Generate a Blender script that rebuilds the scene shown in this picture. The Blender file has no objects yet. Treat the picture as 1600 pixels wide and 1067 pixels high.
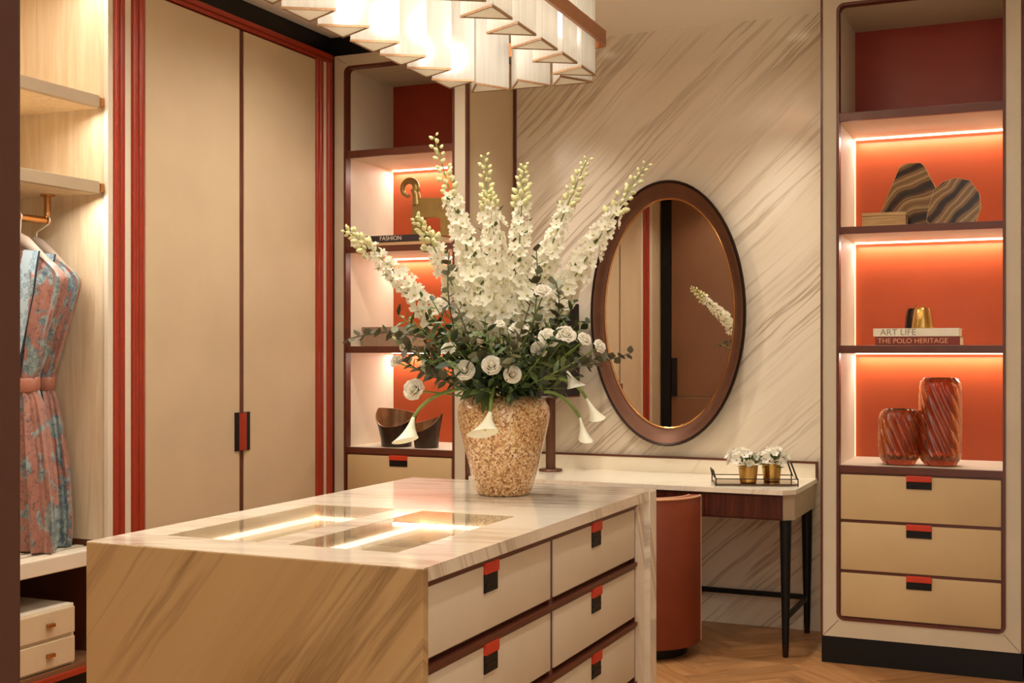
import bpy, bmesh, math, random
from mathutils import Vector, Matrix
random.seed(7)
S = bpy.context.scene
COL = S.collection
PI = math.pi

# ------------------------------------------------------------------ camera, world, light, exposure
YAW = math.radians(23.97); FPX = 1912.0; CAMH = 1.40; HORIZON = 548.0
cam_d = bpy.data.cameras.new('camera'); cam = bpy.data.objects.new('camera', cam_d); COL.objects.link(cam)
cam.location = (0, 0, CAMH); cam.rotation_euler = (PI / 2, 0, YAW)
cam_d.sensor_width = 36; cam_d.lens = FPX / 1600 * 36; cam_d.shift_y = (HORIZON - 533.5) / 1600
cam_d.clip_start = 0.05
S.camera = cam
S.view_settings.view_transform = 'Standard'; S.view_settings.look = 'None'
S.view_settings.exposure = 0.54; S.view_settings.gamma = 1.0; S.view_settings.use_curve_mapping = False
world = bpy.data.worlds.new('world'); S.world = world; world.use_nodes = True
bg = world.node_tree.nodes['Background']; bg.inputs[0].default_value = (1.0, 0.93, 0.83, 1); bg.inputs[1].default_value = 1.1
try:
    S.cycles.use_denoising = True; S.cycles.max_bounces = 8; S.cycles.caustics_refractive = False; S.cycles.caustics_reflective = False
    S.cycles.sample_clamp_indirect = 4.0
except Exception: pass
WARM = (1.0, 0.935, 0.84)
def spot(x, y, z, power, angle=95, blend=0.6, size=0.05, target=None, col=WARM):
    d = bpy.data.lights.new('downlight_lamp', 'SPOT'); d.energy = power; d.spot_size = math.radians(angle); d.spot_blend = blend
    d.shadow_soft_size = size; d.color = col
    o = bpy.data.objects.new('downlight_lamp', d); COL.objects.link(o); o.location = (x, y, z)
    if target: o.rotation_euler = (Vector(target) - Vector((x, y, z))).to_track_quat('-Z', 'Y').to_euler()
    return o
def area(x, y, z, sx, sy, power, rot=(0, 0, 0), col=WARM, name='strip_lamp'):
    d = bpy.data.lights.new(name, 'AREA'); d.shape = 'RECTANGLE'; d.size = sx; d.size_y = sy; d.energy = power; d.color = col
    o = bpy.data.objects.new(name, d); COL.objects.link(o); o.location = (x, y, z); o.rotation_euler = rot
    return o
def point(x, y, z, power, size=0.03, col=WARM):
    d = bpy.data.lights.new('bulb_lamp', 'POINT'); d.energy = power; d.shadow_soft_size = size; d.color = col
    o = bpy.data.objects.new('bulb_lamp', d); COL.objects.link(o); o.location = (x, y, z)
    return o
CEIL = 3.085
# recessed ceiling downlights (x, y, watts, cone, target)
DOWN = [(-1.25, 5.80, 62, 74, 'over the vanity, near the display cabinet'), (-2.32, 5.82, 34, 74, 'over the vanity, near the lamp'), (-0.45, 4.75, 16, 155, 'in front of the agate display cabinet'),
        (-2.65, 4.75, 62, 158, 'in front of the closed wardrobe'), (-2.65, 3.35, 52, 155, 'in front of the hanging robes'), (-2.65, 2.0, 45, 120, 'in front of the wardrobe seen in the mirror'),
        (-0.7, 3.35, 40, 155, 'beside the island drawers'), (-0.7, 1.9, 16, 120, 'just inside the opening'), (-2.9, 1.2, 45, 120, 'added to light the leather clad door')]  # last one added only to brighten the door in the mirror
for x, y, w, a, t in DOWN: spot(x, y, CEIL - 0.012, w * 1.15, a, 1.0, 0.045)

# ------------------------------------------------------------------ helpers
def lin(c):
    f = lambda v: (v / 255 / 12.92) if v <= 10.3 else ((v / 255 + 0.055) / 1.055) ** 2.4
    return (f(c[0]), f(c[1]), f(c[2]), 1)
FW = Vector((-math.sin(YAW), math.cos(YAW), 0)); RT = Vector((math.cos(YAW), math.sin(YAW), 0)); UP = Vector((0, 0, 1))
def at(u, v, depth): return Vector((0, 0, CAMH)) + (FW + RT * ((u - 800) / FPX) + UP * ((HORIZON - v) / FPX)) * depth

class MB:
    def __init__(s): s.v = []; s.f = []; s.m = []
    def add(s, vs, fs, mi=0):
        n = len(s.v); s.v += [tuple(p) for p in vs]; s.f += [tuple(i + n for i in f) for f in fs]; s.m += [mi] * len(fs); return s
    def box(s, x0, x1, y0, y1, z0, z1, bev=0, mi=0):
        if x0 > x1: x0, x1 = x1, x0
        if y0 > y1: y0, y1 = y1, y0
        if z0 > z1: z0, z1 = z1, z0
        if bev <= 0:
            vs = [(x, y, z) for z in (z0, z1) for y in (y0, y1) for x in (x0, x1)]
            return s.add(vs, [(0, 2, 3, 1), (4, 5, 7, 6), (0, 1, 5, 4), (2, 6, 7, 3), (0, 4, 6, 2), (1, 3, 7, 5)], mi)
        bm = bmesh.new(); bmesh.ops.create_cube(bm, size=1)
        for w in bm.verts: w.co = Vector(((x0 + x1) / 2 + w.co.x * (x1 - x0), (y0 + y1) / 2 + w.co.y * (y1 - y0), (z0 + z1) / 2 + w.co.z * (z1 - z0)))
        bmesh.ops.bevel(bm, geom=bm.edges[:], offset=bev, segments=2, profile=0.6, affect='EDGES')
        bm.verts.index_update()
        s.add([w.co for w in bm.verts], [[w.index for w in f.verts] for f in bm.faces], mi); bm.free(); return s
    def rings(s, rs, cap0=True, cap1=True, closed=True, mi=0):
        n = len(rs[0]); vs = [p for r in rs for p in r]; fs = []
        for i in range(len(rs) - 1):
            for j in range(n if closed else n - 1):
                k = (j + 1) % n; fs.append((i * n + j, i * n + k, (i + 1) * n + k, (i + 1) * n + j))
        if closed and cap0: fs.append(tuple(range(n - 1, -1, -1)))
        if closed and cap1: fs.append(tuple((len(rs) - 1) * n + j for j in range(n)))
        return s.add(vs, fs, mi)
    def tube(s, pts, r, n=8, mi=0, cap=True):
        pts = [Vector(p) for p in pts]; rr = r if isinstance(r, (list, tuple)) else [r] * len(pts); rs = []
        t0 = (pts[1] - pts[0]).normalized(); ref = Vector((0, 0, 1)) if abs(t0.z) < 0.9 else Vector((1, 0, 0))
        a = t0.cross(ref).normalized()
        for i, p in enumerate(pts):
            t = (pts[min(i + 1, len(pts) - 1)] - pts[max(i - 1, 0)]).normalized()
            a = (a - t * a.dot(t)).normalized(); b = t.cross(a)
            rs.append([p + (a * math.cos(2 * PI * k / n) + b * math.sin(2 * PI * k / n)) * rr[i] for k in range(n)])
        return s.rings(rs, cap, cap, mi=mi)
    def lathe(s, prof, c=(0, 0, 0), n=32, mi=0, cap0=True, cap1=True, fn=None):
        rs = []
        for r, z in prof:
            ring = []
            for k in range(n):
                a = 2 * PI * k / n; q = r
                if fn: q = fn(r, z, a)
                ring.append((c[0] + q * math.cos(a), c[1] + q * math.sin(a), c[2] + z))
            rs.append(ring)
        return s.rings(rs, cap0, cap1, mi=mi)
    def ext(s, loop, off, mi=0):            # closed planar loop extruded by vector off
        off = Vector(off); a = [Vector(p) for p in loop]; return s.rings([a, [p + off for p in a]], mi=mi)
    def ringext(s, outer, inner, off, mi=0): # frame between two loops with equal counts, extruded by off
        o = Vector(off); O = [Vector(p) for p in outer]; I = [Vector(p) for p in inner]; n = len(O)
        vs = O + I + [p + o for p in O] + [p + o for p in I]; fs = []
        for j in range(n):
            k = (j + 1) % n
            fs += [(j, k, n + k, n + j), (2 * n + j, 3 * n + j, 3 * n + k, 2 * n + k), (j, 2 * n + j, 2 * n + k, k), (n + j, n + k, 3 * n + k, 3 * n + j)]
        return s.add(vs, fs, mi)
def rrect(x0, x1, z0, z1, r, n=6, y=0.0, plane='xz'):
    pts = []
    for cx, cz, a0 in ((x1 - r, z1 - r, 0), (x0 + r, z1 - r, 90), (x0 + r, z0 + r, 180), (x1 - r, z0 + r, 270)):
        for k in range(n + 1):
            a = math.radians(a0 + 90 * k / n); p = (cx + r * math.cos(a), cz + r * math.sin(a))
            pts.append((p[0], y, p[1]) if plane == 'xz' else ((p[0], p[1], y) if plane == 'xy' else (y, p[0], p[1])))
    return pts
WM = {}
def wm(o): return WM.get(o.name, Matrix.Identity(4))
def mesh(name, mb, mats, smooth=False):
    me = bpy.data.meshes.new(name); me.from_pydata(mb.v, [], mb.f)
    for m in (mats if isinstance(mats, (list, tuple)) else [mats]): me.materials.append(m)
    bm = bmesh.new(); bm.from_mesh(me)
    for f, mi in zip(bm.faces, mb.m): f.material_index = mi
    bmesh.ops.recalc_face_normals(bm, faces=bm.faces[:]); bm.to_mesh(me); bm.free()
    if smooth:
        me.polygons.foreach_set('use_smooth', [True] * len(me.polygons))
        if smooth != 'all':
            try: me.set_sharp_from_angle(angle=math.radians(38))
            except Exception: pass
    me.update(); return me
def put(name, me, parent=None, mat=None):        # object from mesh data, world matrix mat
    o = bpy.data.objects.new(name, me); COL.objects.link(o)
    if mat is not None: o.matrix_basis = mat; WM[o.name] = mat.copy()
    if parent is not None:
        o.parent = parent; o.matrix_parent_inverse = wm(parent).inverted()
    return o
def obj(name, mb, mats, parent=None, smooth=False, label=None):
    o = put(name, mesh(name, mb, mats, smooth), parent)
    if label: o['label'] = label
    return o
def tag(o, label, cat, group=None):
    o['label'] = label; o['category'] = cat
    if group: o['group'] = group
    return o
def thing(name, label, cat, loc=(0, 0, 0), group=None, rotz=0):
    o = bpy.data.objects.new(name, None); COL.objects.link(o); o.empty_display_size = 0.05
    m = Matrix.Translation(loc) @ Matrix.Rotation(rotz, 4, 'Z'); o.matrix_basis = m; WM[o.name] = m
    return tag(o, label, cat, group)
def struct(name, mb, mats, smooth=False):
    o = obj(name, mb, mats, None, smooth); o['kind'] = 'structure'; return o

# ------------------------------------------------------------------ materials
def base_mat(name):
    m = bpy.data.materials.new(name); m.use_nodes = True; nt = m.node_tree; return m, nt, nt.nodes['Principled BSDF']
def nn(nt, t, **kw):
    n = nt.nodes.new(t)
    for k, v in kw.items(): setattr(n, k, v)
    return n
def noise(nt, vec, scale, detail=3, rough=0.55, dist=0.0):
    n = nn(nt, 'ShaderNodeTexNoise'); n.inputs['Scale'].default_value = scale; n.inputs['Detail'].default_value = detail
    n.inputs['Roughness'].default_value = rough; n.inputs['Distortion'].default_value = dist
    nt.links.new(vec, n.inputs['Vector']); return n.outputs['Fac']
def ramp(nt, fac, stops, interp='LINEAR'):
    r = nn(nt, 'ShaderNodeValToRGB'); r.color_ramp.interpolation = interp; e = r.color_ramp.elements
    while len(e) > 1: e.remove(e[-1])
    e[0].position = stops[0][0]; e[0].color = stops[0][1]
    for p, c in stops[1:]:
        q = e.new(p); q.color = c
    nt.links.new(fac, r.inputs['Fac']); return r.outputs['Color']
def mixc(nt, fac, a, b, mode='MIX'):
    n = nn(nt, 'ShaderNodeMix', data_type='RGBA', blend_type=mode)
    for sock, val in ((n.inputs[0], fac), (n.inputs[6], a), (n.inputs[7], b)):
        if isinstance(val, (int, float)): sock.default_value = val
        elif isinstance(val, tuple): sock.default_value = val
        else: nt.links.new(val, sock)
    return n.outputs[2]
def coords(nt, kind='Object'): return nn(nt, 'ShaderNodeTexCoord').outputs[kind]
def scaled(nt, vec, s, rot=(0, 0, 0)):
    n = nn(nt, 'ShaderNodeMapping'); n.inputs['Scale'].default_value = s; n.inputs['Rotation'].default_value = rot
    nt.links.new(vec, n.inputs['Vector']); return n.outputs['Vector']
def bump(nt, b, h, strength, dist=0.002):
    n = nn(nt, 'ShaderNodeBump'); n.inputs['Strength'].default_value = strength; n.inputs['Distance'].default_value = dist
    nt.links.new(h, n.inputs['Height']); nt.links.new(n.outputs['Normal'], b.inputs['Normal'])
def plain(name, rgb, rough=0.5, metal=0.0, var=0.06, vscale=6.0, bmp=0.0, bscale=300, coat=0.0, stretch=(1, 1, 1), spec=0.5):
    m, nt, b = base_mat(name); c = lin(rgb); v = coords(nt); sv = scaled(nt, v, stretch)
    f = noise(nt, sv, vscale, 4)
    lo = tuple(x * (1 - var) for x in c[:3]) + (1,); hi = tuple(min(1, x * (1 + var)) for x in c[:3]) + (1,)
    nt.links.new(ramp(nt, f, [(0.3, lo), (0.7, hi)]), b.inputs['Base Color'])
    b.inputs['Roughness'].default_value = rough; b.inputs['Metallic'].default_value = metal
    b.inputs['Coat Weight'].default_value = coat; b.inputs['Specular IOR Level'].default_value = spec
    if bmp: bump(nt, b, noise(nt, v, bscale, 2), bmp)
    return m
def emis(name, rgb, strength):
    m, nt, b = base_mat(name); b.inputs['Base Color'].default_value = lin(rgb)
    b.inputs['Emission Color'].default_value = lin(rgb); b.inputs['Emission Strength'].default_value = strength; return m
def marble(name, axis, ang, base, mid, vein, rough=0.25, fa=11.0, fl=0.55, dens=1.0, off=0.0, sharp=0.05):
    # axis: the two in-plane axes; veins run at angle ang in that plane
    m, nt, b = base_mat(name); v = coords(nt); a = math.radians(ang)
    e = {'x': Vector((1, 0, 0)), 'y': Vector((0, 1, 0)), 'z': Vector((0, 0, 1))}
    al = e[axis[0]] * math.cos(a) + e[axis[1]] * math.sin(a); ac = -e[axis[0]] * math.sin(a) + e[axis[1]] * math.cos(a)
    third = [e[k] for k in 'xyz' if k not in axis][0]; ac = ac + third * 0.5
    def dot(vec):
        n = nn(nt, 'ShaderNodeVectorMath', operation='DOT_PRODUCT'); n.inputs[1].default_value = vec; nt.links.new(v, n.inputs[0]); return n.outputs['Value']
    def math_(op, x, y):
        n = nn(nt, 'ShaderNodeMath', operation=op)
        for k, q in enumerate((x, y)):
            if isinstance(q, (int, float)): n.inputs[k].default_value = q
            else: nt.links.new(q, n.inputs[k])
        return n.outputs[0]
    w = noise(nt, v, 1.3, 3); A = math_('ADD', dot(ac), math_('MULTIPLY', w, 0.07)); A = math_('ADD', A, off); L = dot(al)
    def comb(sa, sl, z):
        n = nn(nt, 'ShaderNodeCombineXYZ'); nt.links.new(math_('MULTIPLY', A, sa), n.inputs[0]); nt.links.new(math_('MULTIPLY', L, sl), n.inputs[1]); n.inputs[2].default_value = z; return n.outputs[0]
    n1 = noise(nt, comb(fa, fl, 1.7), 1.0, 5, 0.6)
    d1 = math_('ABSOLUTE', math_('SUBTRACT', n1, 0.5), 0)
    thin = ramp(nt, d1, [(0.0, (1, 1, 1, 1)), (sharp * 0.35, (0.6, 0.6, 0.6, 1)), (sharp, (0, 0, 0, 1))])
    n2 = noise(nt, comb(fa * 0.33, fl * 0.6, 7.3), 1.0, 4, 0.55)
    broad = ramp(nt, n2, [(0.46, (0, 0, 0, 1)), (0.72, (1, 1, 1, 1))])
    n3 = noise(nt, comb(fa * 0.2, fl * 1.2, 3.1), 1.0, 2)
    mask = ramp(nt, n3, [(0.40, (0.08, 0.08, 0.08, 1)), (0.62, (1, 1, 1, 1))])
    n4 = noise(nt, comb(fa * 3.1, fl * 1.5, 11.0), 1.0, 5, 0.65)
    fine = ramp(nt, n4, [(0.5, (0, 0, 0, 1)), (0.8, (0.55, 0.55, 0.55, 1))])
    c = mixc(nt, mixc(nt, 1.0, broad, (0.75 * dens,) * 3 + (1,), 'MULTIPLY'), lin(base), lin(mid))
    c = mixc(nt, mixc(nt, 1.0, fine, mask, 'MULTIPLY'), c, lin(mid))
    c = mixc(nt, mixc(nt, 1.0, mixc(nt, 1.0, thin, mask, 'MULTIPLY'), (0.9 * dens,) * 3 + (1,), 'MULTIPLY'), c, lin(vein))
    nt.links.new(c, b.inputs['Base Color']); b.inputs['Roughness'].default_value = rough
    return m
def wood(name, c1, c2, rough=0.4, stretch=(1, 1, 1), scale=10, rnd=0.0):
    m, nt, b = base_mat(name); v = coords(nt)
    if rnd:
        oi = nn(nt, 'ShaderNodeObjectInfo'); sc = nn(nt, 'ShaderNodeVectorMath', operation='MULTIPLY_ADD')
        cx = nn(nt, 'ShaderNodeCombineXYZ'); nt.links.new(oi.outputs['Random'], cx.inputs[0]); nt.links.new(oi.outputs['Random'], cx.inputs[1])
        nt.links.new(cx.outputs[0], sc.inputs[0]); sc.inputs[1].default_value = (31, 17, 5); nt.links.new(v, sc.inputs[2]); v = sc.outputs[0]
    f = noise(nt, scaled(nt, v, stretch), scale, 6, 0.6, 0.8)
    c = ramp(nt, f, [(0.32, lin(c1)), (0.68, lin(c2))])
    if rnd:
        g = ramp(nt, oi.outputs['Random'], [(0, (1 - rnd,) * 3 + (1,)), (1, (1, 1, 1, 1))]); c = mixc(nt, 1.0, c, g, 'MULTIPLY')
    nt.links.new(c, b.inputs['Base Color']); b.inputs['Roughness'].default_value = rough
    return m
def glassy(name, rgb, rough=0.0, ior=1.45, trans=1.0):
    m, nt, b = base_mat(name); b.inputs['Base Color'].default_value = lin(rgb); b.inputs['Roughness'].default_value = rough
    b.inputs['IOR'].default_value = ior; b.inputs['Transmission Weight'].default_value = trans; return m

BEIGE = plain('beige_leather', (206, 184, 150), 0.55, var=0.05, vscale=3, bmp=0.12, bscale=420)
DRAW = plain('tan_drawer_leather', (200, 172, 126), 0.55, var=0.05, vscale=3, bmp=0.12, bscale=420)
CREAM = plain('cream_leather', (226, 213, 190), 0.55, var=0.04, vscale=4, bmp=0.1, bscale=420)
IVORY = plain('ivory_drawer_leather', (214, 200, 176), 0.5, var=0.04, vscale=4, bmp=0.1, bscale=420)
FRAME = plain('taupe_frame_leather', (204, 190, 164), 0.5, var=0.05, vscale=4, bmp=0.1, bscale=420)
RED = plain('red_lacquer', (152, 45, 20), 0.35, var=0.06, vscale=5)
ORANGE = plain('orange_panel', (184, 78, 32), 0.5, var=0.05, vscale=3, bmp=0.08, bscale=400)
TAB = plain('red_leather_tab', (196, 52, 22), 0.45, var=0.08, vscale=20, bmp=0.1)
BROWN = plain('brown_lacquer', (90, 42, 24), 0.35, var=0.12, vscale=8)
DBROWN = plain('dark_brown_leather', (92, 48, 28), 0.42, var=0.12, vscale=3, bmp=0.1)
MBROWN = plain('tan_brown_leather', (120, 82, 54), 0.45, var=0.08, vscale=3, bmp=0.1)
BLACK = plain('black_lacquer', (11, 9, 8), 0.45, var=0.2, vscale=8, spec=0.3)
JAMB = plain('jamb_leather', (70, 34, 20), 0.5, var=0.1, vscale=3, bmp=0.1)
CEILM = plain('ceiling_paint', (250, 243, 232), 0.8, var=0.02, vscale=2)
PLASTER = plain('wall_paint', (236, 224, 202), 0.75, var=0.03, vscale=2)
PALE = wood('pale_oak', (232, 212, 180), (214, 188, 150), 0.5, (6, 6, 0.5), 5)
TAUPE = plain('taupe_shelf_edge', (178, 158, 130), 0.5, var=0.04)
BRONZE = plain('bronze', (100, 64, 44), 0.4, 0.5, var=0.12, vscale=10)
DBRONZE = plain('dark_bronze', (46, 29, 20), 0.35, 0.7, var=0.2, vscale=10)
BRASS = plain('brass', (196, 140, 84), 0.25, 1.0, var=0.08, vscale=12)
GOLD = plain('gold_hammered', (200, 160, 90), 0.28, 1.0, var=0.12, vscale=30, bmp=0.5, bscale=60)
MAHOG = wood('mahogany', (92, 40, 26), (52, 22, 15), 0.25, (8, 8, 0.6), 5)
OAK = wood('oak_floor', (190, 138, 86), (152, 102, 58), 0.38, (1.2, 14, 1), 3, rnd=0.28)
OAKB = plain('floor_joint', (96, 62, 36), 0.7)
TERRA = plain('terracotta_leather', (124, 53, 27), 0.42, var=0.1, vscale=5, bmp=0.2, bscale=260)
PIPING = plain('light_piping', (214, 160, 118), 0.5)
LED = emis('led_strip', (255, 238, 208), 4.0)
LEDV = emis('led_strip_dim', (255, 226, 176), 1.2)
WMARB = marble('marble_wall', 'xz', 43, (226, 212, 190), (206, 186, 158), (140, 112, 84), 0.16, 15, 0.5, 0.72, 0.0, 0.045)
FMARB = marble('marble_island_front', 'xz', 52, (194, 163, 115), (174, 138, 88), (114, 80, 43), 0.3, 10, 0.45, 0.95, 0.37, 0.06)
TMARB = marble('marble_island_top', 'xy', 12, (234, 222, 202), (206, 188, 162), (160, 136, 108), 0.09, 9, 0.9, 0.8, 0.1, 0.05)
DMARB = marble('marble_desk', 'xy', 60, (238, 226, 204), (218, 202, 176), (186, 162, 132), 0.12, 6, 0.9, 0.5, 0.6, 0.03)
MIRROR, _nt, _b = base_mat('mirror_glass'); _b.inputs['Metallic'].default_value = 1; _b.inputs['Roughness'].default_value = 0.01; _b.inputs['Base Color'].default_value = (0.78, 0.72, 0.66, 1)
PANE = glassy('vitrine_glass', (250, 248, 244), 0.0, 1.45)
def pane_mat(name, tint, f0=1.5, rough=0.0):
    m, nt, b = base_mat(name); nt.nodes.remove(b); out = nt.nodes['Material Output']
    tr = nn(nt, 'ShaderNodeBsdfTransparent'); tr.inputs[0].default_value = tint
    gl = nn(nt, 'ShaderNodeBsdfGlossy'); gl.inputs['Roughness'].default_value = rough
    lw = nn(nt, 'ShaderNodeLayerWeight'); lw.inputs[0].default_value = 0.5; mx = nn(nt, 'ShaderNodeMixShader')
    pw = nn(nt, 'ShaderNodeMath', operation='POWER'); nt.links.new(lw.outputs['Facing'], pw.inputs[0]); pw.inputs[1].default_value = 4.0
    ma = nn(nt, 'ShaderNodeMath', operation='MULTIPLY_ADD'); nt.links.new(pw.outputs[0], ma.inputs[0]); ma.inputs[1].default_value = 0.95; ma.inputs[2].default_value = 0.03
    nt.links.new(ma.outputs[0], mx.inputs[0]); nt.links.new(tr.outputs[0], mx.inputs[1]); nt.links.new(gl.outputs[0], mx.inputs[2])
    nt.links.new(mx.outputs[0], out.inputs[0]); return m
PANE = pane_mat('vitrine_glass', (0.97, 0.97, 0.95, 1), 1.45)

# ------------------------------------------------------------------ the room
X_WARD = -3.54; Y_UNIT = 5.60; Y_WALL = 6.20; X_BACK = -4.16
struct('ceiling', MB().box(-4.3, 1.42, 0.5, 6.4, CEIL, CEIL + 0.1), CEILM)
struct('wall_back', MB().box(-4.3, 1.42, Y_WALL, Y_WALL + 0.12, -0.02, CEIL), WMARB)
struct('wall_left', MB().box(-4.3, X_BACK - 0.02, 0.5, Y_WALL, -0.02, CEIL), PLASTER)
struct('wall_right', MB().box(1.3, 1.42, 0.5, Y_WALL, -0.02, CEIL), PLASTER)
# front wall beside the opening the photograph looks through: dark jamb, leather clad door with a pull
wf = struct('wall_front', MB().box(-4.3, -0.80, 0.60, 0.735, -0.02, CEIL), PLASTER)
d1 = struct('door_1', MB().box(-3.436, -2.5, 0.735, 0.755, 0.955, 2.9, 0.004).box(-3.436, -2.5, 0.735, 0.755, 0.06, 0.945, 0.004), MBROWN)
obj('door_frame', MB().box(-3.535, -3.44, 0.735, 0.775, 0, 2.98, 0.004).box(-3.44, -2.4, 0.735, 0.775, 2.905, 2.98, 0.004), BLACK, d1)
obj('door_pull', MB().box(-3.425, -3.375, 0.755, 0.79, 0.955, 1.33, 0.004), BLACK, d1)
struct('trim_1', MB().box(-0.82, -0.763, 0.58, 0.742, 0, CEIL - 0.001, 0.004), JAMB)
# dark shadow gap between the tops of the joinery and the ceiling
struct('trim_2', MB().box(X_WARD - 0.06, X_WARD - 0.03, 0.8, Y_UNIT + 0.03, 2.97, CEIL - 0.001), BLACK)
struct('trim_3', MB().box(X_WARD - 0.03, -2.77, Y_UNIT + 0.03, Y_WALL, 2.977, CEIL - 0.001), BLACK)
struct('trim_6', MB().box(X_WARD - 0.028, X_WARD + 0.004, 0.76, Y_UNIT - 0.013, 2.932, 2.953, 0.004).box(X_WARD - 0.028, X_WARD + 0.012, 0.76, Y_UNIT - 0.013, 2.953, 2.978, 0.004), RED)
# thin brown edge strips at both ends of the marble
struct('trim_4', MB().box(-2.742, -2.728, Y_WALL - 0.012, Y_WALL, 0, CEIL - 0.001), BROWN)
struct('trim_5', MB().box(-1.012, -0.998, Y_WALL - 0.012, Y_WALL, 0, CEIL - 0.001), BROWN)
# panelled run beyond the right-hand display cabinet
pr = struct('wall_back_panel', MB().box(-0.121, 1.3, Y_UNIT + 0.01, Y_WALL, 0, CEIL - 0.001), FRAME)
# floor: herringbone oak
fl = struct('floor', MB().box(-4.3, 1.42, 0.5, 6.4, -0.06, -0.004), OAKB)
PL, PW = 0.54, 0.09
pm = mesh('plank', MB().box(-PL / 2 + 0.0008, PL / 2 - 0.0008, -PW / 2 + 0.0008, PW / 2 - 0.0008, -0.02, 0, 0.0012), OAK)
spots = []
R45 = Matrix.Rotation(math.radians(45), 2)
for i in range(-60, 60):                       # classic herringbone lattice, turned 45 degrees
    for j in range(-14, 15):
        ox = i * PW + j * PL * 1.0; oy = i * PW - j * PL * 1.0
        for k, (cx, cy, ang) in enumerate(((PL / 2, PW / 2, 0), (-PW / 2 + 0.0, PL / 2, 90))):
            p = R45 @ Vector((ox + cx, oy + cy)); p = p + Vector((-1.4, 3.4))
            if -3.75 < p.x < 1.5 and 0.3 < p.y < 6.4: spots.append((p.x, p.y, ang + 45))
seen = set(); uniq = []
for s_ in spots:
    key = (round(s_[0], 3), round(s_[1], 3), s_[2] % 180)
    if key not in seen: seen.add(key); uniq.append(s_)
uniq.sort(key=lambda s_: (s_[0] + 0.85) ** 2 + (s_[1] - 5.4) ** 2)
rest = MB(); pv = [tuple(v.co) for v in pm.vertices]; pf = [tuple(p.vertices) for p in pm.polygons]
for n_, (x, y, a) in enumerate(uniq):
    m = Matrix.Translation((x, y, 0)) @ Matrix.Rotation(math.radians(a), 4, 'Z')
    if n_ < 290: put('plank', pm, fl, m)
    else: rest.add([m @ Vector(q) for q in pv], pf)
ro = obj('remaining_planks', rest, OAK, fl); ro['kind'] = 'stuff'
# ceiling downlights
for i, (x, y, *_r) in enumerate(DOWN):
    t = thing('downlight', 'small recessed round ceiling downlight ' + _r[2], 'downlight', (x, y, CEIL), 'recessed ceiling downlights')
    obj('trim_ring', MB().lathe([(0.052, -0.004), (0.056, -0.006), (0.06, -0.003), (0.06, 0.0), (0.045, 0.0), (0.045, -0.003)], (x, y, CEIL), 24, cap0=False, cap1=False), CEILM, t, True)
    obj('lens', MB().lathe([(0.045, -0.002), (0.045, 0.002)], (x, y, CEIL), 20), LED, t)

# ------------------------------------------------------------------ display cabinets
def pull(parent, x, y, z, w=0.1, axis='x', side=-1):
    """red leather tab over a black finger slot, at the top edge (z) of a drawer front"""
    if axis == 'x':
        a = obj('pull_slot', MB().box(x - w / 2, x + w / 2, y - 0.004, y + 0.01, z - 0.052, z - 0.018, 0.002), BLACK, parent)
        b = obj('pull_tab', MB().box(x - w / 2, x + w / 2, y - 0.009, y + 0.01, z - 0.02, z + 0.006, 0.003), TAB, parent)
        obj('slot_lip', MB().box(x - w / 2 + 0.004, x + w / 2 - 0.004, y - 0.007, y, z - 0.036, z - 0.033, 0.001), DBRONZE, parent)
    else:
        a = obj('pull_slot', MB().box(y - 0.01, y + 0.004, x - w / 2, x + w / 2, z - 0.076, z - 0.026, 0.002), BLACK, parent)
        b = obj('pull_tab', MB().box(y - 0.01, y + 0.009, x - w / 2, x + w / 2, z - 0.027, z + 0.004, 0.003), TAB, parent)
        obj('slot_lip', MB().box(y, y + 0.007, x - w / 2 + 0.006, x + w / 2 - 0.006, z - 0.056, z - 0.052, 0.001), DBRONZE, parent)
    a['label'] = 'black finger slot'; b['label'] = 'red leather pull tab'
SH = [(2.426, 2.463), (1.922, 1.953), (1.389, 1.423), (0.856, 0.887)]
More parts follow.
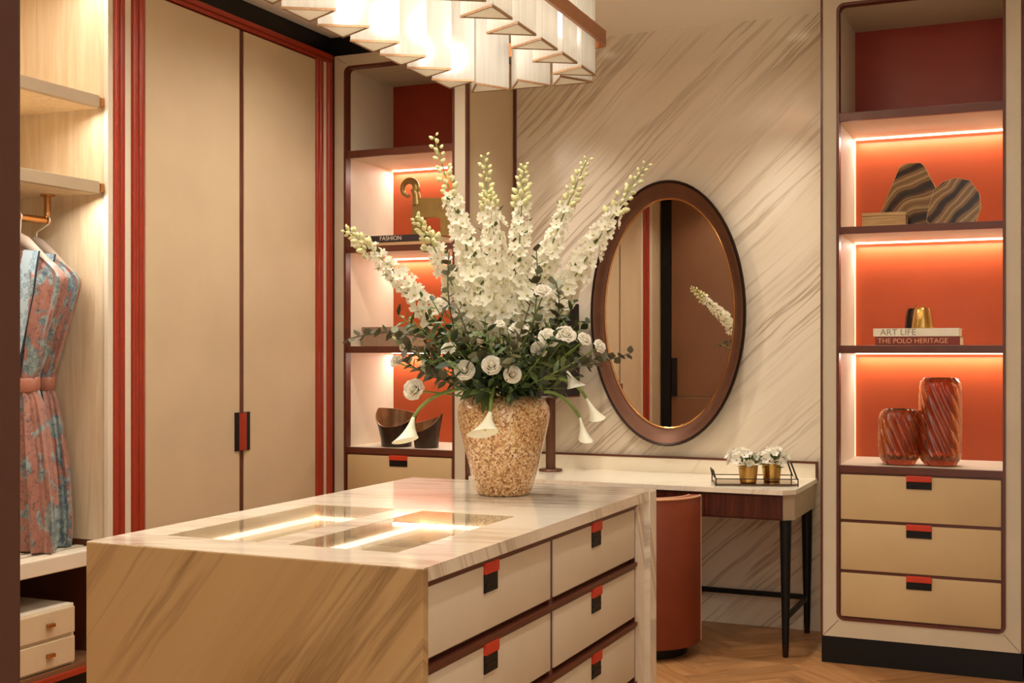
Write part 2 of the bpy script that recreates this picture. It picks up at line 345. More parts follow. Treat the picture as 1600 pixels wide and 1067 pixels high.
def cabinet(x0, x1, ztop, zin, label):
    t = thing('display_cabinet', label, 'cabinet', ((x0 + x1) / 2, Y_UNIT, 0))
    yf, yb = Y_UNIT, 6.12; ix0, ix1 = x0 + 0.072, x1 - 0.072
    obj('plinth', MB().box(x0, x1, yf + 0.004, Y_WALL - 0.001, 0, 0.12), BLACK, t)
    o = rrect(x0 + 0.006, x1 - 0.006, 0.12, ztop, 0.001, 6, yf); i_ = rrect(x0 + 0.066, x1 - 0.066, 0.196, zin, 0.035, 6, yf)
    obj('face_frame', MB().ringext(o, i_, (0, 0.03, 0)), FRAME, t)
    i2 = rrect(x0 + 0.078, x1 - 0.078, 0.208, zin - 0.012, 0.025, 6, yf - 0.004); i3 = rrect(x0 + 0.066, x1 - 0.066, 0.196, zin, 0.035, 6, yf - 0.004)
    obj('inlay_trim', MB().ringext(i3, i2, (0, 0.05, 0)), BROWN, t)
    for xx in (x0, x1): obj('edge_trim', MB().box(xx - 0.004, xx + 0.006, yf - 0.003, yf + 0.03, 0.12, ztop), BROWN, t)
    for xx, zz, sx, sz in ((x0, 0.12, 1, 1), (x1, 0.12, -1, 1), (x0, ztop, 1, -1), (x1, ztop, -1, -1)):  # mitre joints
        a, b_ = Vector((xx + sx * 0.006, yf - 0.0006, zz)), Vector((xx + sx * 0.074, yf - 0.0006, zz + sz * 0.074 * (1 if sz > 0 else 0.62)))
        obj('mitre_joint', MB().tube([a, b_], 0.0009, 4), BROWN, t)
    for s_, (a, b_) in enumerate(((x0 + 0.002, ix0), (ix1, x1 - 0.002))):
        obj('side_panel', MB().box(a, b_, yf + 0.03, Y_WALL - 0.001, 0.12, ztop), CREAM, t)
    obj('top_panel', MB().box(x0, x1, yf + 0.03, yb + 0.02, zin - 0.008, ztop), FRAME, t)
    obj('outer_skin', MB().box(x1 - 0.003, x1 + 0.0005, yf + 0.031, Y_WALL - 0.013, 0.12, ztop), BEIGE, t)
    tops = [zin] + [s_[0] for s_ in SH[:-1]]
    for k in range(4):
        z1, z0 = tops[k] - 0.001, SH[k][1]
        obj('back_panel', MB().box(ix0, ix1, yb, yb + 0.02, z0, z1), RED if k == 0 else ORANGE, t)  # unlit top bay gets a darker red, its dimness put into the colour
    for k, (z0, z1) in enumerate(SH):
        s_ = obj('shelf', MB().box(ix0 - 0.002, ix1 + 0.002, yf + 0.022, yb, z0 + 0.002, z1), CREAM, t)
        obj('shelf_edge', MB().box(ix0 - 0.002, ix1 + 0.002, yf + 0.002, yf + 0.024, z0, z1 + 0.001, 0.002), BROWN, s_)
        if k < 3:
            obj('light_strip', MB().box(ix0 + 0.005, ix1 - 0.005, yb - 0.016, yb - 0.004, z0 - 0.005, z0 + 0.002), LED, s_, label='glowing warm light strip')
            area((ix0 + ix1) / 2, yb - 0.03, z0 - 0.012, ix1 - ix0 - 0.03, 0.02, 1.7, (math.radians(-8), 0, 0))
            if x0 > -2: obj('light_strip', MB().box(ix0 - 0.001, ix0 + 0.003, yb - 0.012, yb - 0.004, SH[k + 1][1] + 0.002, z0 - 0.004), LEDV, s_)
    obj('drawer_recess', MB().box(ix0, ix1, yf + 0.009, yf + 0.03, 0.2, 0.856), BROWN, t)
    for z0, z1 in ((0.648, 0.848), (0.423, 0.634), (0.214, 0.409)):
        d = obj('drawer', MB().box(ix0 + 0.012, ix1 - 0.012, yf + 0.002, yf + 0.02, z0, z1, 0.004), DRAW, t, True)
        pull(d, (ix0 + ix1) / 2, yf + 0.002, z1 - 0.001, 0.106)
    return t
cabinet(-3.535, -2.745, 2.975, 2.915, 'tall beige display cabinet next to the wardrobe, with orange back panels')
cabinet(-0.965, -0.129, CEIL - 0.002, 2.955, 'tall beige display cabinet holding agate slabs and amber vases')
# return side of the left cabinet towards the marble
# ------------------------------------------------------------------ wardrobe run along the left wall
def pilaster(y0, parts, label):
    t = thing('wardrobe_pilaster', label, 'pilaster', (X_WARD, y0, 0), 'striped wardrobe pilasters')
    y = y0
    for kind, w in parts:
        if kind == 'b':
            b_ = MB(); n = 8
            loop = [(X_WARD - 0.03, y + w, 0.1)] + [(X_WARD + 0.004 + 0.5 * w * 0.9 * math.sin(PI * k / n) - 0.01, y + w / 2 + w / 2 * math.cos(PI * k / n), 0.1) for k in range(n + 1)] + [(X_WARD - 0.03, y, 0.1)]
            b_.ext(loop, (0, 0, 2.832)); obj('bead', b_, RED, t, True, label='rounded red lacquer bead')
        else:
            obj('flat_strip', MB().box(X_WARD - 0.03, X_WARD - 0.006, y, y + w, 0.1, 2.932), CREAM, t)
        y += w
    return t
P_MID = [('b', 0.033), ('b', 0.033), ('f', 0.042), ('b', 0.0385), ('b', 0.0385)]
pilaster(3.933, P_MID, 'striped red and cream pilaster between the open wardrobe and the closed doors')
pilaster(5.439, [('b', 0.034), ('b', 0.034), ('f', 0.038), ('b', 0.046)], 'striped red and cream pilaster touching the display cabinet')
pilaster(1.03, [('f', 0.13), ('b', 0.055), ('f', 0.045), ('b', 0.055), ('f', 0.05)], 'striped red and cream pilaster near the leather clad door')
pilaster(2.67, P_MID, 'striped red and cream pilaster on the far side of the hanging robes')
def wardrobe(y0, y1, g0, g1, label):
    t = thing('closed_wardrobe', label, 'wardrobe', (X_WARD, (y0 + y1) / 2, 0))
    obj('carcass', MB().box(X_BACK, X_WARD - 0.03, y0 + 0.002, y1 - 0.002, 0, 2.93), DBROWN, t)
    for a, b_ in ((y0 + 0.008, g0), (g1, y1 - 0.004)):
        obj('door', MB().box(X_WARD - 0.028, X_WARD - 0.002, a, b_, 0.1, 2.925, 0.003), BEIGE, t, label='plain beige leather door')
    obj('centre_strip', MB().box(X_WARD - 0.029, X_WARD - 0.008, g0, g1, 0.1, 2.925), BROWN, t)
    obj('plinth', MB().box(X_WARD - 0.028, X_WARD - 0.01, y0, y1, 0, 0.1), BLACK, t)
    gm = (g0 + g1) / 2
    h = obj('handle', MB().box(X_WARD - 0.004, X_WARD + 0.004, gm - 0.058, gm + 0.058, 0.925, 1.108, 0.002), BLACK, t)
    lp = [(X_WARD + 0.004, gm + 0.028, 0.928)] + [(X_WARD + 0.004 + 0.009 * math.sin(PI * k / 8), gm + 0.028 * math.cos(PI * k / 8), 0.928) for k in range(1, 8)] + [(X_WARD + 0.004, gm - 0.028, 0.928)]
    obj('grip', MB().ext(lp, (0, 0, 0.177)), RED, h, True, label='rounded red grip')
    return t
wardrobe(4.119, 5.439, 4.784, 4.819, 'tall closed wardrobe with two beige doors beside the display cabinet')
wardrobe(1.37, 2.67, 1.97, 2.005, 'closed wardrobe with two beige doors reflected in the oval mirror')
wl = thing('filler_panel', 'narrow beige panel beside the leather clad door', 'panel', (X_WARD, 0.9, 0))
obj('board', MB().box(X_WARD - 0.03, X_WARD - 0.006, 0.74, 1.03, 0, 2.97), BEIGE, wl)
# open wardrobe with shelves
ow = thing('open_wardrobe', 'open pale oak wardrobe bay with shelves and a slatted bench', 'wardrobe', (X_WARD, 3.4, 0))
OY0, OY1 = 2.862, 3.925
obj('back_panel', MB().box(X_BACK, X_BACK + 0.02, OY0, OY1, 0, 2.97), PALE, ow)
for a, b_ in ((OY0, OY0 + 0.02), (OY1 - 0.012, OY1 + 0.008)):
    obj('side_panel', MB().box(X_BACK, X_WARD - 0.008, a, b_, 0.62, 2.97), PALE, ow)
    obj('side_panel', MB().box(X_BACK, X_WARD - 0.008, a, b_, 0.0, 0.62), DBROWN, ow)
obj('side_edge', MB().box(X_WARD - 0.026, X_WARD - 0.004, OY1 - 0.022, OY1 + 0.008, 0.62, 2.97, 0.002), CREAM, ow)
obj('top_panel', MB().box(X_BACK, X_WARD - 0.01, OY0, OY1, 2.95, 2.97), PALE, ow)
for z0, z1 in ((2.394, 2.438), (2.043, 2.088)):
    s_ = obj('shelf', MB().box(X_BACK + 0.02, X_WARD - 0.045, OY0 + 0.02, OY1 - 0.03, z0, z1), PALE, ow)
    obj('shelf_edge', MB().box(X_WARD - 0.05, X_WARD - 0.02, OY0 + 0.02, OY1 - 0.052, z0 - 0.002, z1 + 0.002, 0.002), TAUPE, s_)
    obj('shelf_bracket', MB().box(X_WARD - 0.05, X_WARD - 0.022, OY1 - 0.05, OY1 - 0.012, z0 + 0.004, z1 - 0.004, 0.003), BRASS, s_)
bn = obj('bench', MB().box(X_WARD - 0.06, X_WARD - 0.02, OY0 + 0.02, OY1 - 0.013, 0.535, 0.598, 0.005), CREAM, ow)
obj('bench_board', MB().box(X_BACK + 0.02, X_WARD - 0.06, OY0 + 0.02, OY1 - 0.013, 0.54, 0.589), DBROWN, bn)
for k in range(8):
    x = X_WARD - 0.088 - k * 0.066
    obj('slat', MB().box(x - 0.021, x + 0.021, OY0 + 0.025, OY1 - 0.02, 0.586, 0.597, 0.002), CREAM, bn)
obj('base_shelf', MB().box(X_BACK + 0.02, X_WARD - 0.01, OY0 + 0.02, OY1 - 0.013, 0.128, 0.158), MBROWN, ow)
obj('base_trim', MB().box(X_WARD - 0.012, X_WARD + 0.004, OY0, OY1, 0.118, 0.142, 0.003), RED, ow)
obj('plinth', MB().box(X_WARD - 0.05, X_WARD - 0.03, OY0, OY1, 0, 0.118), BLACK, ow)
area(X_WARD - 0.06, 3.4, 2.94, 0.02, 0.9, 4.0)
area(X_WARD - 0.06, 3.4, 2.38, 0.02, 0.9, 3.0, (0, math.radians(-12), 0))
area(X_WARD - 0.06, 3.4, 2.03, 0.02, 0.9, 4.5, (0, math.radians(-16), 0))

# ------------------------------------------------------------------ marble island
IX0, IX1, IY0, IY1, IZ = -2.326, -1.327, 2.482, 4.262, 0.90
isl = thing('marble_island', 'cream marble dressing island with leather drawers and a glass topped display', 'island', ((IX0 + IX1) / 2, (IY0 + IY1) / 2, 0))
GL = [(-2.205, -1.905, 2.652, 3.38), (-1.812, -1.492, 2.652, 3.388)]
top = MB(); TH = 0.034
xs = [IX0, GL[0][0], GL[0][1], GL[1][0], GL[1][1], IX1]; ya, yb_ = 2.652, 3.384
top.box(IX0, IX1, IY0 + 0.001, ya, IZ - TH, IZ); top.box(IX0, IX1, yb_, IY1, IZ - TH, IZ)
for a, b_ in ((xs[0], xs[1]), (xs[2], xs[3]), (xs[4], xs[5])): top.box(a, b_, ya, yb_, IZ - TH, IZ)
obj('top_slab', top, TMARB, isl)
obj('front_slab', MB().box(IX0, IX1 + 0.001, IY0 - 0.002, IY0 + 0.026, 0, IZ - 0.0005, 0.004), FMARB, isl)
obj('end_slab', MB().box(IX0, IX1 + 0.004, IY1 - 0.075, IY1 + 0.004, 0, IZ - 0.002, 0.004), TMARB, isl)
obj('end_jamb', MB().box(IX1 - 0.08, IX1 - 0.016, IY1 - 0.165, IY1 - 0.07, 0.0, IZ - TH), TMARB, isl)
obj('left_panel', MB().box(IX0 + 0.012, IX0 + 0.03, IY0 + 0.05, IY1 - 0.07, 0.06, IZ - TH), IVORY, isl)
obj('carcass', MB().box(IX0 + 0.03, IX1 - 0.045, IY0 + 0.05, IY1 - 0.16, 0.0, 0.74), DBROWN, isl)
obj('carcass_rim', MB().box(IX0 + 0.03, GL[0][0] - 0.012, IY0 + 0.05, IY1 - 0.16, 0.74, IZ - TH).box(GL[1][1] + 0.012, IX1 - 0.045, IY0 + 0.05, IY1 - 0.16, 0.74, IZ - TH).box(GL[0][1] + 0.012, GL[1][0] - 0.012, IY0 + 0.05, yb_ + 0.012, 0.74, IZ - TH).box(GL[0][0] - 0.012, GL[1][1] + 0.012, yb_ + 0.012, IY1 - 0.16, 0.74, IZ - TH).box(GL[0][0] - 0.012, GL[1][1] + 0.012, IY0 + 0.05, ya - 0.012, 0.74, IZ - TH), BROWN, isl)
for gi, (a, b_, c, d) in enumerate(GL):
    obj('glass_pane', MB().box(a + 0.001, b_ - 0.001, ya + 0.001, yb_ - 0.001, IZ - 0.008, IZ - 0.001), PANE, isl, label='clear glass pane let into the marble')
    tr = obj('display_tray', MB().box(a - 0.01, b_ + 0.01, ya - 0.01, yb_ + 0.01, 0.775, 0.79)
             .box(a - 0.011, a - 0.001, ya - 0.01, yb_ + 0.01, 0.79, 0.866).box(b_ + 0.001, b_ + 0.011, ya - 0.01, yb_ + 0.01, 0.79, 0.866)
             .box(a, b_, yb_ + 0.001, yb_ + 0.011, 0.79, 0.866).box(a, b_, ya - 0.011, ya - 0.001, 0.79, 0.866), CREAM, isl)
    obj('light_strip', MB().box(a, a + 0.012, ya + 0.02, yb_, 0.850, 0.862), LED, tr).data.name = 'light_strip'
    obj('light_strip', MB().box(a, b_, yb_ - 0.012, yb_, 0.850, 0.862), LED, tr)
    area((a + b_) / 2, (ya + yb_) / 2 + 0.05, 0.862, b_ - a - 0.06, 0.6, 0.30)
    obj('divider', MB().box(a + 0.10, a + 0.108, ya, yb_, 0.79, 0.83), BEIGE, tr)
    obj('divider', MB().box(a + 0.20, a + 0.208, ya, yb_, 0.79, 0.84), BEIGE, tr)
    obj('cushion', MB().box(a + 0.215, b_ - 0.01, yb_ - 0.3, yb_ - 0.02, 0.79, 0.825, 0.012), CREAM, tr, True)
    obj('cushion', MB().box(a + 0.215, b_ - 0.01, ya + 0.06, yb_ - 0.33, 0.79, 0.815, 0.012), CREAM, tr, True)
XD = IX1 - 0.02
ROWS = [(0.676, 0.846), (0.468, 0.637), (0.258, 0.428), (0.05, 0.22)]
COLS = [(IY0 + 0.030, 3.308), (3.334, 4.088)]
for z in (0.850, 0.642, 0.433, 0.224):
    obj('rail', MB().box(XD - 0.03, XD + 0.008, IY0 + 0.026, 4.095, z + 0.004, z + 0.0185, 0.002).box(XD - 0.03, XD + 0.0, IY0 + 0.026, 4.095, z - 0.004, z + 0.006), BROWN, isl)
obj('divider_post', MB().box(XD - 0.03, XD - 0.006, 3.308, 3.334, 0.05, 0.866), BROWN, isl)
obj('end_stile', MB().box(XD - 0.03, XD - 0.002, 4.088, 4.1, 0.05, 0.866), BROWN, isl)
for z0, z1 in ROWS:
    for c0, c1 in COLS:
        d = obj('drawer', MB().box(XD - 0.02, XD, c0, c1, z0, z1, 0.004), IVORY, isl, True)
        pull(d, (c0 + c1) / 2 - 0.02, XD, z1 + 0.004, 0.082, 'y')

# ------------------------------------------------------------------ vanity desk
DX0, DX1, DY0, DY1, DZ = -2.72, -1.085, 5.575, 6.195, 0.765
vd = thing('vanity_desk', 'marble topped vanity desk with mahogany apron and black tapered legs', 'desk', ((DX0 + DX1) / 2, DY0, 0))
lp = [(DX0, DY0), (DX1 - 0.05, DY0), (DX1, DY0 + 0.06), (DX1, DY1), (DX0, DY1)]
obj('desk_top', MB().ext([(x, y, DZ - 0.022) for x, y in lp], (0, 0, 0.022)), DMARB, vd)
obj('splashback', MB().box(DX0, DX1 - 0.008, DY1 - 0.02, DY1, DZ, 0.838), DMARB, vd)
obj('splashback_trim', MB().box(DX0, DX1 + 0.002, DY1 - 0.024, DY1, 0.838, 0.848).box(DX1 - 0.008, DX1 + 0.002, DY1 - 0.024, DY1, DZ - 0.01, 0.838), BROWN, vd)
obj('apron', MB().box(DX0 + 0.02, DX1 - 0.052, DY0 + 0.02, DY0 + 0.04, 0.625, DZ - 0.022, 0.002), MAHOG, vd)
for k in range(4):
    x0 = DX0 + 0.14 + k * 0.36
    obj('apron_drawer', MB().box(x0, x0 + 0.352, DY0 + 0.015, DY0 + 0.022, 0.632, DZ - 0.03, 0.002), MAHOG, vd)
obj('side_apron', MB().ext([(DX1 - 0.055, DY0 + 0.02, 0.625), (DX1 - 0.008, DY0 + 0.066, 0.625), (DX1 - 0.008, DY1 - 0.03, 0.625), (DX1 - 0.03, DY1 - 0.03, 0.625), (DX1 - 0.03, DY0 + 0.066, 0.625), (DX1 - 0.06, DY0 + 0.04, 0.625)], (0, 0, 0.118)), TAUPE, vd)
obj('side_apron', MB().box(DX0 + 0.01, DX0 + 0.03, DY0 + 0.03, DY1 - 0.03, 0.625, DZ - 0.022), TAUPE, vd)
for lx in (DX0 + 0.06, DX1 - 0.045):
    for ly in (DY0 + 0.045, DY1 - 0.05):
        l = obj('leg', MB().tube([(lx, ly, 0.626), (lx, ly, 0.35), (lx, ly, 0.05)], [0.027, 0.022, 0.015], 12), BLACK, vd, True)
        obj('foot_cap', MB().tube([(lx, ly, 0.055), (lx, ly, 0.0)], [0.0158, 0.0125], 12), DBRONZE, l, True)
    obj('side_stretcher', MB().box(lx - 0.008, lx + 0.008, DY0 + 0.045, DY1 - 0.05, 0.165, 0.19, 0.002), BLACK, vd)
obj('rear_stretcher', MB().box(DX0 + 0.06, DX1 - 0.045, DY1 - 0.06, DY1 - 0.04, 0.165, 0.19, 0.002), BLACK, vd)

# ------------------------------------------------------------------ barrel chair
CX, CY = -1.775, 5.50; CR = 0.275
ch = thing('barrel_chair', 'terracotta leather barrel chair tucked under the vanity desk', 'chair', (CX, CY, 0))
obj('swivel_base', MB().lathe([(0.205, 0.0), (0.21, 0.004), (0.21, 0.045), (0.2, 0.05)], (CX, CY, 0), 40), BLACK, ch, True)
obj('seat_drum', MB().lathe([(0.19, 0.05), (0.205, 0.055), (0.205, 0.38), (0.2, 0.40)], (CX, CY, 0), 40), TERRA, ch, True)
obj('seat_cushion', MB().lathe([(0.0, 0.40), (0.195, 0.40), (0.206, 0.415), (0.206, 0.445), (0.19, 0.462), (0.0, 0.468)], (CX, CY, 0), 40, cap0=False, cap1=False), TERRA, ch, True)
def arc(r, z, a0, a1, n): return [(CX + r * math.cos(a0 + (a1 - a0) * k / n), CY + r * math.sin(a0 + (a1 - a0) * k / n), z) for k in range(n + 1)]
A0, A1 = math.radians(180 - 6), math.radians(360 + 6)
prof = [(CR - 0.05, 0.06), (CR - 0.006, 0.055), (CR, 0.066), (CR, 0.722), (CR - 0.008, 0.734), (CR - 0.055, 0.734), (CR - 0.06, 0.722), (CR - 0.06, 0.4)]
n = 40; cols = []
for k in range(n + 1):
    a = A0 + (A1 - A0) * k / n
    cols.append([(CX + r * math.cos(a), CY + r * math.sin(a), z) for r, z in prof])
obj('back_shell', MB().rings(cols), TERRA, ch, True)
obj('piping', MB().tube(arc(CR - 0.003, 0.731, A0, A1, 40), 0.0055, 8).tube(arc(CR - 0.056, 0.731, A0, A1, 40), 0.005, 8), PIPING, ch, True)
for a in (A0, A1):
    obj('piping', MB().tube([(CX + (CR - 0.002) * math.cos(a), CY + (CR - 0.002) * math.sin(a), z) for z in (0.065, 0.4, 0.731)], 0.005, 8), PIPING, ch, True)
ha = math.radians(-78); hx, hy = CX + (CR + 0.004) * math.cos(ha), CY + (CR + 0.004) * math.sin(ha)
rg = [(hx + 0.02 * math.cos(t) * -math.sin(ha) , hy + 0.02 * math.cos(t) * math.cos(ha), 0.672 + 0.016 * math.sin(t)) for t in [2 * PI * k / 20 for k in range(21)]]
obj('pull_ring', MB().tube(rg, 0.0035, 6).tube([(hx - 0.05, hy - 0.002, 0.668), (hx - 0.018, hy, 0.672)], 0.004, 6), DBRONZE, ch, True)

# ------------------------------------------------------------------ oval mirror
MX, MZ = -1.846, 1.595
mr = thing('oval_mirror', 'oval wall mirror in a deep bronze frame on the marble wall', 'mirror', (MX, Y_WALL, 0.9))
def oval(a, b_, y, n=72): return [(MX + a * math.cos(2 * PI * k / n), y, MZ + b_ * math.sin(2 * PI * k / n)) for k in range(n)]
pr_ = [(0.385, 0.655, 6.199), (0.405, 0.676, 6.165), (0.416, 0.688, 6.135), (0.418, 0.690, 6.118), (0.412, 0.684, 6.110), (0.403, 0.674, 6.117)]
obj('outer_rim', MB().rings([oval(*q) for q in pr_], False, False), DBRONZE, mr, True)
pr_ = [(0.403, 0.674, 6.117), (0.398, 0.670, 6.119), (0.378, 0.640, 6.136), (0.360, 0.612, 6.150), (0.352, 0.600, 6.152)]
obj('frame', MB().rings([oval(*q) for q in pr_], False, False), BRONZE, mr, True)
obj('inner_bead', MB().tube(oval(0.349, 0.597, 6.153) + [oval(0.349, 0.597, 6.153)[0]], 0.005, 6), BRASS, mr, True)
obj('glass', MB().ext(oval(0.35, 0.598, 6.158), (0, 0.008, 0)), MIRROR, mr)

# ------------------------------------------------------------------ chandelier
PRISM = None
def prism_mat():
    m, nt, b = base_mat('ribbed_crystal'); nt.nodes.remove(b); out = nt.nodes['Material Output']
    v = coords(nt); f = noise(nt, scaled(nt, v, (60, 60, 2.5)), 1.0, 2)
    tl = nn(nt, 'ShaderNodeBsdfTranslucent'); tl.inputs[0].default_value = (0.94, 0.92, 0.87, 1)
    df = nn(nt, 'ShaderNodeBsdfDiffuse'); df.inputs[0].default_value = (0.93, 0.9, 0.84, 1)
    tr = nn(nt, 'ShaderNodeBsdfTransparent'); tr.inputs[0].default_value = (0.98, 0.97, 0.94, 1)
    gl = nn(nt, 'ShaderNodeBsdfGlossy'); gl.inputs['Roughness'].default_value = 0.12
    a = nn(nt, 'ShaderNodeMixShader'); a.inputs[0].default_value = 0.35; nt.links.new(tl.outputs[0], a.inputs[1]); nt.links.new(df.outputs[0], a.inputs[2]); a.inputs[0].default_value = 0.25
    b2 = nn(nt, 'ShaderNodeMixShader'); nt.links.new(ramp(nt, f, [(0.35, (0.34, 0.34, 0.34, 1)), (0.7, (0.46, 0.46, 0.46, 1))]), b2.inputs[0]); nt.links.new(a.outputs[0], b2.inputs[1]); nt.links.new(tr.outputs[0], b2.inputs[2])
    c = nn(nt, 'ShaderNodeMixShader'); c.inputs[0].default_value = 0.1; nt.links.new(b2.outputs[0], c.inputs[1]); nt.links.new(gl.outputs[0], c.inputs[2])
    nt.links.new(c.outputs[0], out.inputs[0]); return m
PRISM = prism_mat()
FROST, _nt, _b = base_mat('frosted_end'); _b.inputs['Base Color'].default_value = (0.86, 0.8, 0.7, 1); _b.inputs['Roughness'].default_value = 0.6
_t = nn(_nt, 'ShaderNodeBsdfTranslucent'); _t.inputs[0].default_value = (0.9, 0.86, 0.78, 1); _m = nn(_nt, 'ShaderNodeMixShader'); _m.inputs[0].default_value = 0.6
_nt.links.new(_b.outputs[0], _m.inputs[1]); _nt.links.new(_t.outputs[0], _m.inputs[2]); _nt.links.new(_m.outputs[0], _nt.nodes['Material Output'].inputs[0])
RIM = plain('champagne_rim', (150, 112, 76), 0.4, 0.4, var=0.25, vscale=90)
BULB = emis("frosted_bulb", (255, 232, 196), 5.0)
CHX, CHY, ROT = -1.715, 3.25, math.radians(2.2)
chd = thing('chandelier', 'long chandelier of triangular crystal prisms in a bronze band', 'chandelier', (CHX, CHY, CEIL))
CM = Matrix.Translation((CHX, CHY, 0)) @ Matrix.Rotation(ROT, 4, 'Z')
ZB, ZT = 2.36, 2.92; SD = 0.15; HW = 0.235; HL = 0.735
ri = SD / math.sqrt(3)                         # circumradius, apex pointing -x from the flat outward face
tri = [(ri * math.cos(a), ri * math.sin(a)) for a in (math.radians(60), math.radians(180), math.radians(300))]
tin = [(x * 0.82, y * 0.82) for x, y in tri]
pmb = MB()
for k in range(3):                             # three glass panes each, with a small gap at the arrises
    p, q = tri[k], tri[(k + 1) % 3]; pi, qi = tin[k], tin[(k + 1) % 3]
    l0 = [(p[0], p[1]), (q[0], q[1]), (p[0] * .06 + q[0] * .94 - (q[0] * .045), q[1] * 0.94), (p[0] * 0.96, p[1] * 0.96)]
    l0 = [p, q, (q[0] * 0.95, q[1] * 0.95), (p[0] * 0.95, p[1] * 0.95)]
    pmb.ext([(x, y, 0) for x, y in l0], (0, 0, ZT - ZB))
prism_me = mesh('prism', pmb, PRISM)
rmb = MB(); rmb.ringext([(x * 1.02, y * 1.02, -0.004) for x, y in tri], [(x * 0.90, y * 0.90, -0.004) for x, y in tri], (0, 0, 0.007))
rim_me = mesh('prism_rim', rmb, RIM)
cap_me = mesh('prism_cap', MB().ext([(x * 0.93, y * 0.93, -0.002) for x, y in tri], (0, 0, 0.002)), FROST)
pos = []
for s_ in (1, -1):
    for k in range(8): pos.append((s_ * HW, HL - 0.06 - 0.195 * k - (0.0 if s_ > 0 else 0.0), 0 if s_ > 0 else PI))
for e_ in (1, -1):
    for xx in (-0.16, 0.0, 0.16): pos.append((xx, e_ * (HL + 0.07), PI / 2 * e_))
for x, y, a in pos:
    m = CM @ Matrix.Translation((x, y, ZB)) @ Matrix.Rotation(a, 4, 'Z')
    p = put('prism', prism_me, chd, m); put('prism_rim', rim_me, p, m.copy()); put('prism_cap', cap_me, p, m.copy())
def xf(pts): return [CM @ Vector(p) for p in pts]
BO = HW + 0.062; BL = HL + 0.125
band = MB(); band.ringext(xf(rrect(-BO, BO, -BL, BL, 0.05, 8, 2.478, 'xy')), xf(rrect(-BO + 0.012, BO - 0.012, -BL + 0.012, BL - 0.012, 0.04, 8, 2.478, 'xy')), (0, 0, 0.05))
obj('bronze_band', band, plain('chandelier_bronze', (168, 108, 66), 0.38, 0.6, var=0.1), chd, True)
fr_ = MB()
for xx in (-HW, HW): fr_.tube(xf([(xx, -HL - 0.07, ZT + 0.006), (xx, HL + 0.07, ZT + 0.006)]), 0.012, 8)
for yy in (-HL - 0.07, -0.3, 0.3, HL + 0.07): fr_.tube(xf([(-HW, yy, ZT + 0.006), (HW, yy, ZT + 0.006)]), 0.012, 8)
obj('top_frame', fr_, BRASS, chd, True)
for yy in (-0.45, 0.45): obj('suspension_rod', MB().tube(xf([(0, yy, ZT), (0, yy, CEIL)]), 0.009, 10).tube(xf([(0, yy, ZT + 0.006), (-HW, yy, ZT + 0.006)]), 0.007, 6).tube(xf([(0, yy, ZT + 0.006), (HW, yy, ZT + 0.006)]), 0.007, 6), BRASS, chd, True)
obj('ceiling_plate', MB().box(CHX - 0.09, CHX + 0.09, CHY - 0.6, CHY + 0.6, CEIL - 0.02, CEIL + 0.001, 0.004), BRASS, chd)
up_ = CM @ Vector((0, 0, ZT + 0.03))
obj('added_uplight_tray', MB().box(CHX - 0.12, CHX + 0.12, CHY - 0.62, CHY + 0.62, ZT + 0.012, ZT + 0.022, 0.002), BRASS, chd)  # tray and glowing strip added out of view to brighten the ceiling
obj('added_uplight_strip', MB().box(CHX - 0.1, CHX + 0.1, CHY - 0.6, CHY + 0.6, ZT + 0.022, ZT + 0.026), LED, chd)
area(CHX, CHY, ZT + 0.03, 0.2, 1.2, 75, (PI, 0, 0), (1.0, 0.89, 0.76), 'added_uplight_lamp')  # added fill aimed at the ceiling for soft bounce light
for k in range(5):
    q = CM @ Vector((0, -0.56 + 0.28 * k + 0.05, 2.56))
    obj('bulb', MB().lathe([(0.004, 0.05), (0.014, 0.04), (0.02, 0.02), (0.022, 0.0), (0.016, -0.02), (0.004, -0.028)], tuple(q), 14), BULB, chd, True)
    obj('bulb_holder', MB().tube([q + Vector((0, 0, 0.045)), (q.x, q.y, ZT + 0.006)], 0.008, 8), BRASS, chd, True)
    point(q.x, q.y, q.z - 0.03, 3.3, 0.05, (1.0, 0.94, 0.85))

# ------------------------------------------------------------------ lamp, tray and cups on the vanity
LX, LY = -2.44, 5.99
lamp = thing('table_lamp', 'bronze column table lamp with a dark drum shade on the vanity', 'lamp', (LX, LY, DZ))
obj('base', MB().lathe([(0.062, 0.0), (0.064, 0.006), (0.06, 0.012), (0.03, 0.014)], (LX, LY, DZ), 32), BRONZE, lamp, True)
obj('column', MB().lathe([(0.026, 0.012), (0.026, 0.40)], (LX, LY, DZ), 24), BRONZE, lamp, True)
sh = MB(); sh.lathe([(0.155, 0.395), (0.15, 0.88)], (LX, LY, DZ), 48, cap0=False, cap1=False); sh.lathe([(0.151, 0.395), (0.146, 0.88)], (LX, LY, DZ), 48, cap0=False, cap1=False)
obj('shade', sh, plain('dark_shade', (26, 15, 10), 0.7), lamp, True)
obj('shade_rim', MB().tube([(LX + 0.154 * math.cos(2 * PI * k / 48), LY + 0.154 * math.sin(2 * PI * k / 48), DZ + 0.396) for k in range(49)], 0.004, 6), BROWN, lamp, True)
SMOKE = pane_mat('tray_glass', (0.82, 0.72, 0.58, 1), 1.5)
tr0 = Vector((-1.315, 5.80, DZ))
tray = thing('glass_tray', 'small clear glass tray with dark metal wire handles on the vanity', 'tray', tuple(tr0))
def tl(x, y, z=0): a = math.radians(20); return (tr0.x + x * math.cos(a) - y * math.sin(a), tr0.y + x * math.sin(a) + y * math.cos(a), tr0.z + z)
obj('plate', MB().ext([tl(x, y, 0.004) for x, y in ((-0.19, -0.10), (0.19, -0.10), (0.19, 0.10), (-0.19, 0.10))], (0, 0, 0.006)), plain('bronze_mirror_tray', (150, 118, 84), 0.12, 0.8), tray)
